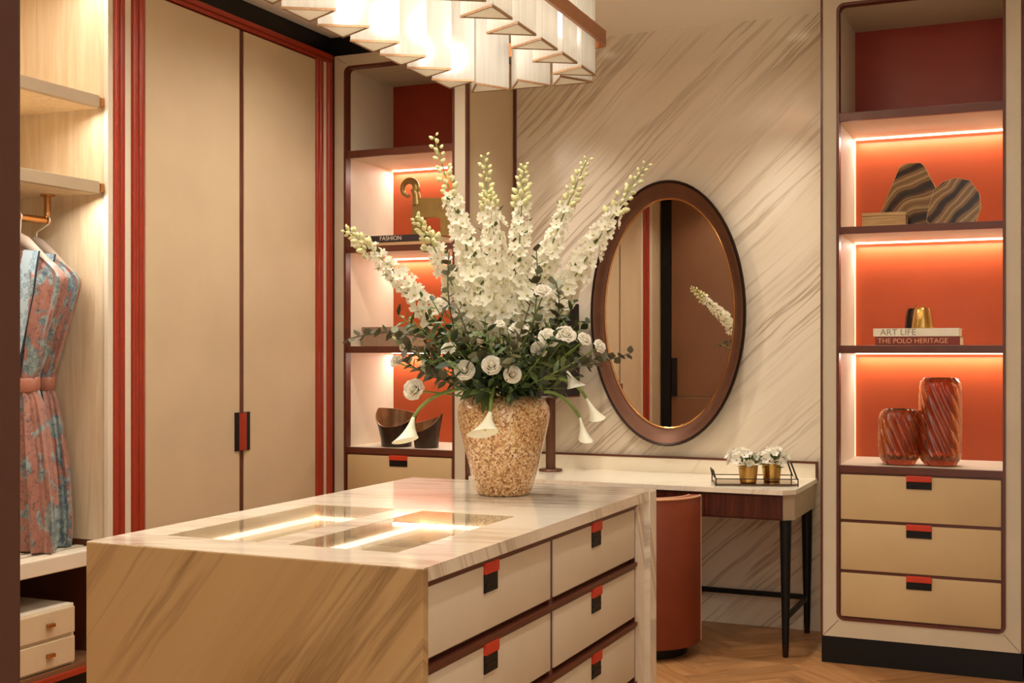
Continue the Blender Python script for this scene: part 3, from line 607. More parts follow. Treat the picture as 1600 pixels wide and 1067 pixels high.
for z in (0.008, 0.034):
    obj('wire_rail', MB().tube([tl(x, y, z) for x, y in ((-0.19, -0.10), (0.19, -0.10), (0.19, 0.10), (-0.19, 0.10), (-0.19, -0.10))], 0.0025, 6), DBRONZE, tray, True)
for x, y in ((-0.19, -0.10), (0.19, -0.10), (0.19, 0.10), (-0.19, 0.10)): obj('corner_post', MB().tube([tl(x, y, 0), tl(x, y, 0.037)], 0.003, 6), DBRONZE, tray, True)
obj('handle', MB().tube([tl(0.19, -0.07, 0.034), tl(0.165, -0.06, 0.105), tl(0.165, 0.06, 0.105), tl(0.19, 0.07, 0.034)], 0.004, 6), DBRONZE, tray, True)
obj('handle', MB().tube([tl(-0.19, -0.07, 0.034), tl(-0.2, -0.06, 0.07), tl(-0.2, 0.06, 0.07), tl(-0.19, 0.07, 0.034)], 0.004, 6), DBRONZE, tray, True)
def petal_mat(name, rgb, var=0.05, vscale=40):
    m, nt, b = base_mat(name); c = lin(rgb); f = noise(nt, coords(nt), vscale, 3); out = nt.nodes['Material Output']
    col = ramp(nt, f, [(0.3, tuple(x * (1 - var) for x in c[:3]) + (1,)), (0.7, c)]); nt.links.new(col, b.inputs['Base Color']); b.inputs['Roughness'].default_value = 0.6
    tl = nn(nt, 'ShaderNodeBsdfTranslucent'); nt.links.new(col, tl.inputs[0]); mx = nn(nt, 'ShaderNodeMixShader'); mx.inputs[0].default_value = 0.4
    nt.links.new(b.outputs[0], mx.inputs[1]); nt.links.new(tl.outputs[0], mx.inputs[2]); nt.links.new(mx.outputs[0], out.inputs[0]); return m
PETAL = petal_mat('white_petal', (252, 247, 232))
LEAFG = plain('green_leaf', (84, 104, 52), 0.5, var=0.35, vscale=18)
STEMG = plain('green_stem', (116, 138, 62), 0.55, var=0.2, vscale=20)
def floret_mesh(name, r=1.0, n=5, cup=0.25, w=0.42, eye=None, mats=None):
    b_ = MB()
    for k in range(n):
        a = 2 * PI * k / n; ca, sa = math.cos(a), math.sin(a)
        def P(t, q, z): return (r * (t * ca - q * sa), r * (t * sa + q * ca), r * z)
        b_.add([P(0.05, 0, 0), P(0.5, -w, cup * 0.5), P(0.55, 0, cup * 0.28), P(0.5, w, cup * 0.5), P(0.95, -w * 0.6, cup), P(1.0, 0, cup * 0.85), P(0.95, w * 0.6, cup)],
               [(0, 1, 2), (0, 2, 3), (1, 4, 5, 2), (2, 5, 6, 3)])
    if eye:
        b_.lathe([(r * 0.16, r * 0.03), (r * 0.13, r * 0.2), (r * 0.03, r * 0.26)], (0, 0, 0), 6, mi=1)
    return mesh(name, b_, mats, 'all')
EYE = plain('pale_eye', (196, 186, 120), 0.6)
def orient(pos, d, roll=0.0, s=1.0):
    q = Vector(d).normalized().to_track_quat('Z', 'Y').to_matrix().to_4x4()
    return Matrix.Translation(pos) @ q @ Matrix.Rotation(roll, 4, 'Z') @ Matrix.Scale(s, 4)
mini = floret_mesh('blossom', 0.026, 6, 0.5, 0.4, True, [PETAL, EYE])
mleaf = mesh('leaf', MB().add([(0, 0, 0), (-0.011, 0.016, 0.003), (0, 0.018, -0.001), (0.011, 0.016, 0.003), (0, 0.04, 0.002)], [(0, 1, 2), (0, 2, 3), (1, 4, 2), (2, 4, 3)]), LEAFG, 'all')
for ci, (cx, cy, lab) in enumerate(((-1.335, 5.76, 'gold tumbler of small white flowers on the glass tray, the fuller bunch'), (-1.245, 5.86, 'gold tumbler of small white flowers on the glass tray, the tidier bunch'))):
    c = thing('flower_tumbler', lab, 'flowerpot', (cx, cy, DZ + 0.01), 'gold flower tumblers')
    obj('tumbler', MB().lathe([(0.034, 0.0), (0.039, 0.004), (0.046, 0.078), (0.044, 0.078), (0.038, 0.01)], (cx, cy, DZ + 0.01), 28, fn=lambda r, z, a: r + 0.0012 * math.cos(16 * a)), GOLD, c, True)
    base = Vector((cx, cy, DZ + 0.085))
    for k in range(20):
        a = 2.4 * k; e_ = 0.2 + 1.35 * (k / 20.0); d = Vector((math.cos(a) * math.sin(e_), math.sin(a) * math.sin(e_), math.cos(e_)))
        pp = base + d * random.uniform(0.055, 0.085) + Vector((-0.03 if ci == 0 else 0.0, 0, 0.010))
        put('blossom', mini, c, orient(pp, d, random.random() * 6, random.uniform(0.75, 1.05)))
    for k in range(30):
        a = 2.4 * k + 1; e_ = random.uniform(0.5, 1.7); d = Vector((math.cos(a) * math.sin(e_), math.sin(a) * math.sin(e_), math.cos(e_)))
        put('leaf', mleaf, c, Matrix.Translation(base + d * random.uniform(0.03, 0.055)) @ d.to_track_quat('Y', 'Z').to_matrix().to_4x4())

# ------------------------------------------------------------------ things on the display shelves
def text_mesh(body, size, mat, ext=0.0004, sx=1.0):
    cu = bpy.data.curves.new('lettering', 'FONT'); cu.body = body; cu.size = size; cu.extrude = ext; cu.align_x = 'LEFT'; cu.align_y = 'CENTER'
    o = bpy.data.objects.new('lettering', cu); COL.objects.link(o); bpy.context.view_layer.update()
    me = bpy.data.meshes.new_from_object(o.evaluated_get(bpy.context.evaluated_depsgraph_get())); bpy.data.objects.remove(o)
    me.materials.clear(); me.materials.append(mat); me.name = 'lettering'; return me
def book(name, label, x0, x1, y0, d, z0, h, cover, page, text=None, tsize=0.02, tmat=None, tx=0.02, group=None):
    t = thing(name, label, 'book', ((x0 + x1) / 2, y0, z0), group)
    c = MB(); c.box(x0, x1, y0 + 0.002, y0 + d, z0, z0 + 0.003).box(x0, x1, y0 + 0.002, y0 + d, z0 + h - 0.003, z0 + h)
    lp_ = [(x0, y0 + 0.004, z0)]
    c.box(x0, x1, y0, y0 + 0.004, z0, z0 + h, 0.0015)
    obj('cover', c, cover, t)
    obj('pages', MB().box(x0 + 0.003, x1 - 0.003, y0 + 0.004, y0 + d - 0.004, z0 + 0.003, z0 + h - 0.003), page, t)
    if text:
        m = Matrix.Translation((x0 + tx, y0 - 0.0004, z0 + h / 2)) @ Matrix.Rotation(PI / 2, 4, 'X')
        put('lettering', text_mesh(text, tsize, tmat), t, m)
    return t
PAGE = plain('paper', (236, 224, 200), 0.8)
NAVY = plain('dark_plum_cover', (48, 34, 40), 0.5); TANC = plain('tan_cover', (202, 160, 116), 0.55); WHITEC = plain('white_cover', (240, 230, 208), 0.5)
REDC = plain('brown_red_cover', (120, 40, 22), 0.5); LETW = plain('pale_lettering', (226, 214, 190), 0.6); LETG = plain('grey_green_lettering', (140, 134, 104), 0.6); LETP = plain('peach_lettering', (226, 160, 116), 0.6)
s2, s3, s4 = SH[1][1] + 0.0005, SH[2][1] + 0.0005, SH[3][1] + 0.0005
# left cabinet
book('book', 'tan covered book under the dark fashion book', -3.31, -2.96, 5.665, 0.25, s2, 0.024, TANC, PAGE)
book('book', 'dark book lettered FASHION on top of a tan book', -3.372, -2.985, 5.66, 0.26, s2 + 0.0245, 0.034, NAVY, PAGE, 'FASHION', 0.032, LETW, 0.085)
SAGE = plain('olive_brass_sculpture', (158, 130, 74), 0.4, 0.5, var=0.15, vscale=14)
scu = thing('animal_sculpture', 'olive brass abstract animal sculpture with a curled head on the books', 'sculpture', (-3.12, 5.8, s2 + 0.059))
zb = s2 + 0.0592
def sc(pts, y0=5.785, d=0.035): return MB().ext([(x, y0, z) for x, z in pts], (0, d, 0))
obj('body', sc([(-3.155, zb + 0.205), (-3.10, zb + 0.205), (-3.0, zb + 0.20), (-2.95, zb + 0.19), (-2.935, zb + 0.14), (-2.94, zb), (-2.985, zb), (-2.99, zb + 0.09), (-3.03, zb + 0.10), (-3.09, zb + 0.10), (-3.105, zb), (-3.165, zb), (-3.16, zb + 0.1)]), SAGE, scu)
obj('neck', MB().tube([(-3.135, 5.802, zb + 0.17), (-3.14, 5.802, zb + 0.22), (-3.155, 5.802, zb + 0.258)], [0.03, 0.022, 0.02], 12), SAGE, scu, True)
hd = [(-3.185 + (0.042) * math.cos(t), 5.802, zb + 0.262 + 0.042 * math.sin(t)) for t in [math.radians(-20 + 290 * k / 20) for k in range(21)]]
obj('curled_head', MB().tube(hd, [0.022 - 0.0006 * k for k in range(21)], 10), SAGE, scu, True)
STONE = plain('taupe_shagreen', (150, 120, 98), 0.6, var=0.12, vscale=60)
bx = thing('keepsake_box', 'taupe textured keepsake box on the cabinet shelf', 'box', (-3.3, 5.8, s3))
obj('body', MB().box(-3.43, -3.14, 5.72, 5.90, s3, s3 + 0.078, 0.004), STONE, bx)
obj('lid', MB().box(-3.433, -3.137, 5.717, 5.903, s3 + 0.079, s3 + 0.105, 0.004), STONE, bx)
HORN = plain('brown_horn', (134, 92, 54), 0.3, 0.3, var=0.35, vscale=9); HORND = plain('dark_horn', (52, 36, 26), 0.3, 0.2, var=0.3, vscale=9)
def horn(name, label, cx, cy, r, hl, hr, group):
    t = thing(name, label, 'bowl', (cx, cy, s4), group); n_ = 40
    def ring(rad, hfrac, inset=0.0):
        out = []
        for k in range(n_):
            a = 2 * PI * k / n_; x, y = math.cos(a), math.sin(a); h = hl + (hr - hl) * (0.5 + 0.5 * x) + 0.0 * y
            h = h * (1 + 0.42 * y) if y < 0 else h
            out.append((cx + rad * x * (1 + 0.0 * hfrac), cy + rad * y, s4 + max(0.0, h * hfrac - inset)))
        return out
    outer = [ring(r * 0.72, 0.0), ring(r * 0.76, 0.3), ring(r * 0.88, 0.7), ring(r, 1.0)]
    obj('outer_wall', MB().rings(outer, True, False), HORND, t, True)
    obj('inner_wall', MB().rings([ring(r, 1.0), ring(r - 0.008, 0.995), ring(r * 0.84, 0.7), ring(r * 0.7, 0.3), ring(r * 0.5, 0.12)], False, True), HORN, t, True)
    return t
horn('horn_bowl', 'large brown horn bowl with a slanted rim on the cabinet shelf', -3.232, 5.745, 0.112, 0.205, 0.17, 'horn bowls')
horn('horn_bowl', 'small brown horn bowl with a slanted rim on the cabinet shelf', -3.045, 5.735, 0.088, 0.125, 0.18, 'horn bowls')
# right cabinet: agate slabs
def agate_mat(name, rot, sc_):
    m, nt, b = base_mat(name); v = scaled(nt, coords(nt), (1, 1, 1), rot); w = nn(nt, 'ShaderNodeTexWave', wave_type='BANDS', bands_direction='Z')
    w.inputs['Scale'].default_value = sc_; w.inputs['Distortion'].default_value = 5.5; w.inputs['Detail'].default_value = 2.5; w.inputs['Detail Scale'].default_value = 0.9
    nt.links.new(v, w.inputs['Vector'])
    nt.links.new(ramp(nt, w.outputs['Fac'], [(0.0, lin((40, 24, 15))), (0.22, lin((78, 50, 30))), (0.4, lin((146, 108, 68))), (0.58, lin((100, 70, 42))), (0.75, lin((180, 146, 98))), (1.0, lin((122, 88, 54)))]), b.inputs['Base Color'])
    b.inputs['Roughness'].default_value = 0.2; return m
AG1 = agate_mat('banded_agate', (0, math.radians(25), 0), 3.2); AG2 = agate_mat('banded_agate_b', (0, math.radians(38), 0), 3.6)
AGE = plain('agate_rim', (216, 176, 116), 0.35)
ALAB = wood('striped_onyx', (206, 168, 112), (164, 124, 78), 0.3, (1, 1, 14), 4)
def slab(name, label, pts, y0, d, mat):
    cx = sum(p[0] for p in pts) / len(pts); t = thing(name, label, 'ornament', (cx, y0, s2))
    obj('stone_slab', MB().ext([(x, y0, z) for x, z in pts], (0, d, 0)), mat, t)
    cz = sum(p[1] for p in pts) / len(pts)
    o_ = [(x, y0 + 0.002, z) for x, z in pts]; n_ = len(pts)
    big = [(cx + (x - cx) * 1.018, y0 + 0.003, max(s2, cz + (z - cz) * 1.018)) for x, z in pts]
    obj('polished_rim', MB().ringext(big, o_, (0, d - 0.006, 0)), AGE, t)
slab('agate_slab', 'tall angular banded agate slab on the orange backed shelf', [(-0.735, s2 + 0.09), (-0.655, s2 + 0.285), (-0.63, s2 + 0.30), (-0.565, s2 + 0.30), (-0.548, s2 + 0.285), (-0.478, s2 + 0.14), (-0.50, s2 + 0.05), (-0.55, s2), (-0.70, s2), (-0.74, s2 + 0.05)], 5.84, 0.04, AG1)
slab('agate_slab', 'rounded banded agate slab leaning beside the angular one', [(-0.525, s2 + 0.07), (-0.50, s2 + 0.165), (-0.46, s2 + 0.2), (-0.41, s2 + 0.215), (-0.35, s2 + 0.2), (-0.31, s2 + 0.14), (-0.305, s2 + 0.08), (-0.33, s2 + 0.0), (-0.5, s2), (-0.53, s2 + 0.03)], 5.77, 0.04, AG2)
ob = thing('onyx_box', 'low striped onyx block in front of the agate slabs', 'ornament', (-0.71, 5.76, s2))
obj('body', MB().box(-0.802, -0.612, 5.70, 5.79, s2, s2 + 0.052, 0.003), ALAB, ob); obj('lid', MB().box(-0.804, -0.610, 5.698, 5.792, s2 + 0.053, s2 + 0.068, 0.003), ALAB, ob)
book('book', 'brown book lettered THE POLO HERITAGE under a white book', -0.745, -0.385, 5.70, 0.25, s3, 0.040, REDC, PAGE, 'THE POLO HERITAGE', 0.031, LETP, 0.012)
book('book', 'white book lettered ART LIFE on top of a brown book', -0.753, -0.39, 5.70, 0.25, s3 + 0.0405, 0.036, WHITEC, PAGE, 'ART LIFE', 0.040, LETG, 0.03)
bz = s3 + 0.077
for nm, lab, cx, cy, mat, sl in (('fruit_paperweight', 'gold truncated fruit shaped paperweight with a stalk on the books', -0.548, 5.77, GOLD, 1), ('fruit_paperweight', 'dark bronze paperweight half hidden behind the gold one', -0.588, 5.83, DBRONZE, 0.92)):
    t = thing(nm, lab, 'paperweight', (cx, cy, bz))
    obj('body', MB().lathe([(0.046 * sl, 0.0), (0.047 * sl, 0.006), (0.042 * sl, 0.05), (0.036 * sl, 0.082), (0.03 * sl, 0.092), (0.012 * sl, 0.092), (0.004, 0.084)], (cx, cy, bz), 28, fn=lambda r, z, a: r * (1 + 0.02 * math.cos(10 * a))), mat, t, True)
    obj('stalk', MB().tube([(cx, cy, bz + 0.082), (cx + 0.002, cy, bz + 0.1), (cx + 0.009, cy, bz + 0.112)], [0.004, 0.003, 0.003], 6), BRASS, t, True)
def amber_mat():
    m, nt, b = base_mat('amber_glass'); f = noise(nt, coords(nt), 9, 2)
    nt.links.new(ramp(nt, f, [(0.35, lin((206, 112, 54))), (0.7, lin((238, 160, 96)))]), b.inputs['Base Color'])
    b.inputs['Roughness'].default_value = 0.02; b.inputs['Transmission Weight'].default_value = 0.93; b.inputs['IOR'].default_value = 1.48; b.inputs['Coat Weight'].default_value = 0.6; return m
AMB = amber_mat()
def ribbed(name, label, cx, cy, r, h, sq):
    t = thing(name, label, 'vase', (cx, cy, s4), 'amber ribbed glass vases'); n_ = 168
    def f(r_, z, a): return r_ * (1 + sq * abs(math.sin(2 * a)) ** 2 * 0.10 + (0.10 if z > 0.01 else 0) * (abs(math.sin(8 * (a + z * 5.0))) - 0.6))
    prof = [(r * 0.55, 0), (r * 0.75, 0.004), (r * 0.92, 0.03)] + [(r * (0.97 + 0.03 * math.sin(PI * k / 24)), 0.05 + (h - 0.09) * k / 24) for k in range(25)] + [(r * 0.92, h - 0.02), (r * 0.78, h - 0.003), (r * 0.72, h), (r * 0.66, h - 0.006)]
    inn = [(r * 0.78, h - 0.035)] + [(r * 0.80, 0.05 + (h - 0.1) * k / 20) for k in range(20, -1, -1)] + [(r * 0.6, 0.03)]
    obj('outer_wall', MB().lathe(prof + inn, (cx, cy, s4), n_, fn=f), AMB, t, True)
ribbed('ribbed_vase', 'short amber ribbed glass vase on the cabinet shelf', -0.645, 5.75, 0.088, 0.25, 1)
ribbed('ribbed_vase', 'tall amber ribbed glass vase on the cabinet shelf', -0.472, 5.77, 0.090, 0.392, 1)

# ------------------------------------------------------------------ clothes and small drawers in the open wardrobe
RX = -3.80
rail = thing('hanging_rail', 'bronze hanging rail bracketed under the wardrobe shelf', 'rail', (RX, 3.4, 1.93))
obj('rail_tube', MB().tube([(RX, OY0 + 0.1, 1.936), (RX, 3.842, 1.936)], 0.015, 14), BRASS, rail, True)
for y in (OY0 + 0.12, 3.832):
    obj('bracket', MB().tube([(RX, y, 1.93), (RX, y, 2.036)], 0.013, 12).lathe([(0.03, 2.036), (0.03, 2.0425)], (RX, y, 0), 20), BRASS, rail, True)
def robe_mat():
    m, nt, b = base_mat('printed_silk'); v = coords(nt)
    f1 = noise(nt, scaled(nt, v, (1.2, 1.2, 0.7)), 7, 3, 0.55, 1.6); f2 = noise(nt, v, 34, 3, 0.6, 0.6); f3 = noise(nt, scaled(nt, v, (1, 1, 0.6)), 13, 4, 0.6, 2.0)
    c = ramp(nt, f2, [(0.3, lin((148, 98, 84))), (0.7, lin((172, 122, 106)))])
    c = mixc(nt, ramp(nt, f1, [(0.52, (0, 0, 0, 1)), (0.55, (1, 1, 1, 1))]), c, ramp(nt, f2, [(0.35, lin((72, 96, 106))), (0.6, lin((150, 164, 162)))]))
    c = mixc(nt, ramp(nt, f3, [(0.485, (0, 0, 0, 1)), (0.5, (1, 1, 1, 1)), (0.515, (0, 0, 0, 1))]), c, lin((44, 58, 66)))
    nt.links.new(c, b.inputs['Base Color']); b.inputs['Roughness'].default_value = 0.38; b.inputs['Sheen Weight'].default_value = 0.2
    return m
def lapel_mat():
    m, nt, b = base_mat('pale_floral_silk'); v = coords(nt); vo = nn(nt, 'ShaderNodeTexVoronoi'); vo.inputs['Scale'].default_value = 38; nt.links.new(v, vo.inputs['Vector'])
    nt.links.new(ramp(nt, vo.outputs['Distance'], [(0.0, lin((108, 140, 160))), (0.3, lin((178, 200, 212))), (0.42, lin((112, 146, 168))), (0.5, lin((186, 206, 216)))]), b.inputs['Base Color']); b.inputs['Roughness'].default_value = 0.45; return m
SILK = robe_mat(); LAPEL = lapel_mat(); PINK = plain('pink_belt_silk', (166, 106, 86), 0.4, var=0.1, vscale=20); NAVYP = plain('dark_piping', (44, 48, 56), 0.5)
HANG = plain('grey_velvet_hanger', (150, 132, 116), 0.7); STEEL = plain('pale_hook_metal', (236, 226, 208), 0.3, 0.6)
def robe(y, cx, label, ph, hem=0.602):
    hk = thing('clothes_hanger', 'grey padded hanger carrying ' + label[1], 'hanger', (RX, y, 1.75), 'hangers on the rail')
    ctr = [(RX + 0.004, y, 1.925)] + [(RX + 0.021 * math.sin(a) , y, 1.936 + 0.021 * math.cos(a)) for a in [math.radians(-60 + 25 * k) for k in range(10)]]
    hook = [(RX + 0.021 * math.sin(a), y, 1.936 + 0.021 * math.cos(a)) for a in [math.radians(-80 + 26 * k) for k in range(9)]] + [(cx + 0.004, y, 1.89), (cx, y, 1.85)]
    obj('hook', MB().tube(hook, 0.003, 8), STEEL, hk, True)
    obj('shoulder_bar', MB().tube([(cx - 0.19, y, 1.715), (cx - 0.10, y, 1.785), (cx - 0.03, y, 1.835), (cx, y, 1.85), (cx + 0.03, y, 1.835), (cx + 0.10, y, 1.785), (cx + 0.19, y, 1.715)], [0.012, 0.018, 0.024, 0.024, 0.024, 0.018, 0.012], 10), HANG, hk, True)
    t = thing('silk_robe', label[0], 'robe', (cx, y, hem), 'printed silk robes')
    # half width, half depth against height
    key = [(1.795, 0.085, 0.036), (1.77, 0.135, 0.042), (1.735, 0.19, 0.047), (1.70, 0.23, 0.05), (1.66, 0.232, 0.05), (1.5, 0.172, 0.05), (1.36, 0.118, 0.048), (1.29, 0.088, 0.045), (1.25, 0.086, 0.045), (1.20, 0.108, 0.05), (1.1, 0.132, 0.056), (0.9, 0.165, 0.062), (0.75, 0.18, 0.062), (0.66, 0.182, 0.06), (hem, 0.172, 0.052)]
    n = 72; rs = []
    def interp(z):
        for (z0, w0, d0), (z1, w1, d1) in zip(key, key[1:]):
            if z1 <= z <= z0:
                q = (z0 - z) / (z0 - z1); return w0 + (w1 - w0) * q, (d0 + (d1 - d0) * q) * 0.74
        return key[-1][1], key[-1][2] * 0.74
    zs = [1.795 - (1.795 - hem) * k / 46 for k in range(47)]
    for z in zs:
        w, d = interp(z); ring = []
        amp = 0.006 + 0.024 * min(1, abs(z - 1.27) / 0.35) * (1 if z < 1.7 else 0.3)
        for k in range(n):
            a = 2 * PI * k / n; fold = amp * (math.sin(9 * a + ph + 1.4 * z) * 0.6 + math.sin(17 * a - ph * 2 + 3 * z) * 0.4)
            ring.append((cx + (w + fold * 0.4) * math.cos(a), y + (d + fold) * math.sin(a) * (abs(math.sin(a)) ** -0.3 if abs(math.sin(a)) > 0.02 else 1), z))
        rs.append(ring)
    obj('robe_body', MB().rings(rs, False, True), SILK, t, True)
    # lapel and piping down the front (towards -y), from the neck to the waist
    for s_ in (1, -1):
        lp_, pp_ = [], []
        L, Rr = [], []
        for k in range(13):
            q = k / 12; z = 1.80 - (1.80 - 1.30) * q; w, d = interp(min(z, 1.79))
            xo = (0.078 - 0.085 * q) * s_; wid = (0.075 - 0.03 * abs(q - 0.3)) * (1 - 0.35 * q ** 3)
            yy = y - d * 0.97 - 0.014
            L.append((cx + xo - 0.3 * wid * s_, yy + 0.004, z)); Rr.append((cx + xo + wid * s_, yy, z - 0.008))
        mb = MB(); mb.add(L + Rr + [(p[0], p[1] + 0.006, p[2]) for p in L] + [(p[0], p[1] + 0.006, p[2]) for p in Rr],
               [(i, i + 1, 14 + i, 13 + i) for i in range(12)] + [(26 + i, 39 + i, 40 + i, 27 + i) for i in range(12)] + [(13 + i, 14 + i, 40 + i, 39 + i) for i in range(12)] + [(i, 26 + i, 27 + i, i + 1) for i in range(12)])
        obj('lapel', mb, LAPEL, t, True); obj('piping', MB().tube(Rr, 0.004, 6), NAVYP, t, True)
    w, d = interp(1.27); br = []
    for dz, e_ in ((-0.028, 0.004), (-0.02, 0.009), (0.02, 0.009), (0.028, 0.004)):
        br.append([(cx + (w + e_) * math.cos(2 * PI * k / 40), y + (d * 1.12 + e_) * math.sin(2 * PI * k / 40) * 1.1, 1.268 + dz + 0.006 * math.sin(4 * PI * k / 40)) for k in range(40)])
    bl = obj('belt', MB().rings(br), PINK, t, True, label='pink silk belt')
    obj('belt_tie', MB().ext([(cx - 0.01, y - d * 1.3 - 0.012, 1.285), (cx + 0.025, y - d * 1.3 - 0.014, 1.285), (cx + 0.012, y - d * 1.45 - 0.02, 0.95), (cx - 0.018, y - d * 1.45 - 0.02, 0.94)], (0, -0.006, 0)), PINK, bl)
    obj('front_seam', MB().tube([(cx + 0.004, y - d * 1.3 - 0.006, 1.22), (cx + 0.012, y - 0.094, 1.0), (cx + 0.008, y - 0.098, 0.64)], 0.004, 6), NAVYP, t, True)
robe(3.825, -3.855, ('pink and teal printed silk robe hanging next to the oak side panel', 'the robe next to the oak side panel'), 0.4)
robe(3.675, -3.79, ('pink and teal printed silk robe with a pale floral lapel, further along the rail', 'the robe with the pale floral lapel'), 2.1, 0.604)
dr = thing('drawer_chest', 'small cream two drawer chest on the floor shelf of the wardrobe', 'chest', (-3.75, 3.59, 0.158))
obj('body', MB().box(-4.0, X_WARD - 0.036, 3.44, 3.745, 0.158, 0.398, 0.003), CREAM, dr)
for z0, z1 in ((0.286, 0.388), (0.17, 0.272)):
    d = obj('drawer', MB().box(X_WARD - 0.04, X_WARD - 0.02, 3.452, 3.735, z0, z1, 0.003), BEIGE, dr)
    obj('knob', MB().box(X_WARD - 0.02, X_WARD - 0.003, 3.582, 3.618, (z0 + z1) / 2 - 0.007, (z0 + z1) / 2 + 0.008, 0.003), BRASS, d)

# ------------------------------------------------------------------ vase and flowers on the island
VX, VY, VZ = -1.760, 3.888, IZ
def vase_mat():
    m, nt, b = base_mat('gold_flake_glaze'); v = coords(nt); vo = nn(nt, 'ShaderNodeTexVoronoi'); vo.inputs['Scale'].default_value = 165; nt.links.new(v, vo.inputs['Vector'])
    g = nn(nt, 'ShaderNodeSeparateColor'); nt.links.new(vo.outputs['Color'], g.inputs[0])
    c = ramp(nt, g.outputs[0], [(0.0, lin((120, 74, 36))), (0.18, lin((176, 124, 70))), (0.5, lin((216, 176, 122))), (0.85, lin((244, 222, 182))), (1.0, lin((196, 122, 62)))])
    nt.links.new(c, b.inputs['Base Color']); b.inputs['Roughness'].default_value = 0.32; b.inputs['Metallic'].default_value = 0.25; b.inputs['Coat Weight'].default_value = 0.8; b.inputs['Coat Roughness'].default_value = 0.06
    bump(nt, b, vo.outputs['Distance'], 0.35, 0.003); return m
vs_ = thing('flower_vase', 'speckled gold shouldered vase on the island', 'vase', (VX, VY, VZ))
K = 0.002233
vp = [(38, 0), (41, 2), (44, 8), (50, 28), (58, 60), (66, 92), (71, 114), (72.5, 126), (71, 137), (65, 147), (56, 153), (50, 155), (47, 155)]
obj('body', MB().lathe([(r * K, z * K) for r, z in vp] + [(r * K, z * K) for r, z in ((44, 152), (60, 130), (60, 100), (40, 20))], (VX, VY, VZ), 56), vase_mat(), vs_, True)
D0 = 4.272
def V(u, v, dd=0.0): return at(u, v, D0 + dd)
def bez(a, b_, c, t): return a * (1 - t) ** 2 + b_ * 2 * t * (1 - t) + c * t * t
CREAMP = petal_mat('cream_floret', (251, 247, 228), 0.08, 30)
BUDG = plain('pale_green_bud', (214, 210, 156), 0.6, var=0.15, vscale=40)
EUC = plain('grey_green_leaf', (136, 142, 112), 0.6, var=0.25, vscale=16); EUCD = plain('olive_dark_leaf', (84, 80, 54), 0.55, var=0.3, vscale=16)
flo = [floret_mesh('floret', 0.030, 5, 0.35, 0.40, True, [CREAMP, EYE]), floret_mesh('floret', 0.028, 6, 0.55, 0.34, True, [CREAMP, EYE])]
bud_me = mesh('bud', MB().lathe([(0.001, 0.0), (0.006, 0.004), (0.0075, 0.010), (0.005, 0.017), (0.0008, 0.021)], (0, 0, 0), 7), BUDG, 'all')
# buds and florets share mesh data
MOUTH = Vector((VX, VY, VZ + 0.30))
GRP = 'white delphinium spikes in the vase'
def spike(tip, ctl, ddt, ddc, t0, nf, label, tb=0.78, fat=1.0):
    T, C_ = V(*tip, ddt), V(*ctl, ddc); M0 = MOUTH + Vector((random.uniform(-.05, .05), random.uniform(-.05, .05), 0))
    s_ = thing('delphinium_spike', label, 'flower', tuple(M0), GRP)
    pts = [bez(M0, C_, T, k / 16) for k in range(17)]
    obj('stem', MB().tube(pts, [0.005 - 0.0002 * k for k in range(17)], 6), STEMG, s_, True)
    for k in range(nf):
        q = k / (nf - 1); t = t0 + (tb - t0) * q; p = bez(M0, C_, T, t); d = (bez(M0, C_, T, min(1, t + .02)) - p).normalized()
        side = d.cross(Vector((0, 1, 0.2))).normalized(); up2 = d.cross(side); a = 2.4 * k + random.uniform(-.3, .3)
        out = side * math.cos(a) + up2 * math.sin(a); sc_ = (1.08 - 0.45 * q) * random.uniform(0.65, 1.2) * fat
        pp = p + out * 0.034 * (1 - 0.42 * q) * fat * random.uniform(0.6, 1.25) + d * random.uniform(-.012, .012); nd = (out * 1.0 + d * 0.35 + Vector((random.uniform(-.25, .25), random.uniform(-.25, .25), random.uniform(-.2, .2))))
        put('floret', flo[k % 2], s_, orient(pp, nd, random.random() * 6, sc_))
    for k in range(9):
        t = t0 + (tb - t0) * (k + 0.5) / 9; p = bez(M0, C_, T, t); d = (bez(M0, C_, T, min(1, t + .02)) - p).normalized()
        side = d.cross(Vector((0, 1, 0.2))).normalized(); up2 = d.cross(side); a = random.uniform(0, 6.3); out = side * math.cos(a) + up2 * math.sin(a)
        put('bract', mleaf, s_, Matrix.Translation(p + out * 0.022 * fat) @ (out + d * 0.7).to_track_quat('Y', 'Z').to_matrix().to_4x4() @ Matrix.Scale(0.8, 4))
    nb = 26
    for k in range(nb):
        q = k / (nb - 1); t = tb - 0.02 + (1.0 - tb + 0.02) * q; p = bez(M0, C_, T, t); d = (bez(M0, C_, T, min(1.02, t + .02)) - p).normalized()
        side = d.cross(Vector((0, 1, 0.2))).normalized(); up2 = d.cross(side); a = 2.4 * k
        out = side * math.cos(a) + up2 * math.sin(a)
        put('bud', bud_me, s_, orient(p + out * (0.015 * (1.25 - 0.75 * q)) * random.uniform(.7, 1.3), out + d * 0.9, 0, (1.45 - 0.65 * q) * random.uniform(.8, 1.15)))
spike((540, 358), (655, 440), 0.2, 0.12, 0.42, 60, 'white delphinium spike leaning out furthest over the cabinet side of the vase', 0.84, 1.0)
spike((678, 213), (738, 420), 0.05, 0.05, 0.30, 76, 'tallest white delphinium spike with a bare budded tip', 0.78, 1.15)
spike((650, 340), (722, 450), -0.16, -0.12, 0.34, 56, 'short white delphinium spike between the leaning one and the tallest', 0.82, 0.98)
spike((757, 243), (770, 430), 0.16, 0.1, 0.30, 60, 'upright white delphinium spike with a sparse green tip', 0.76, 1.0)
spike((762, 300), (785, 450), -0.16, -0.14, 0.30, 70, 'fullest white delphinium spike at the heart of the bouquet', 0.93, 1.2)
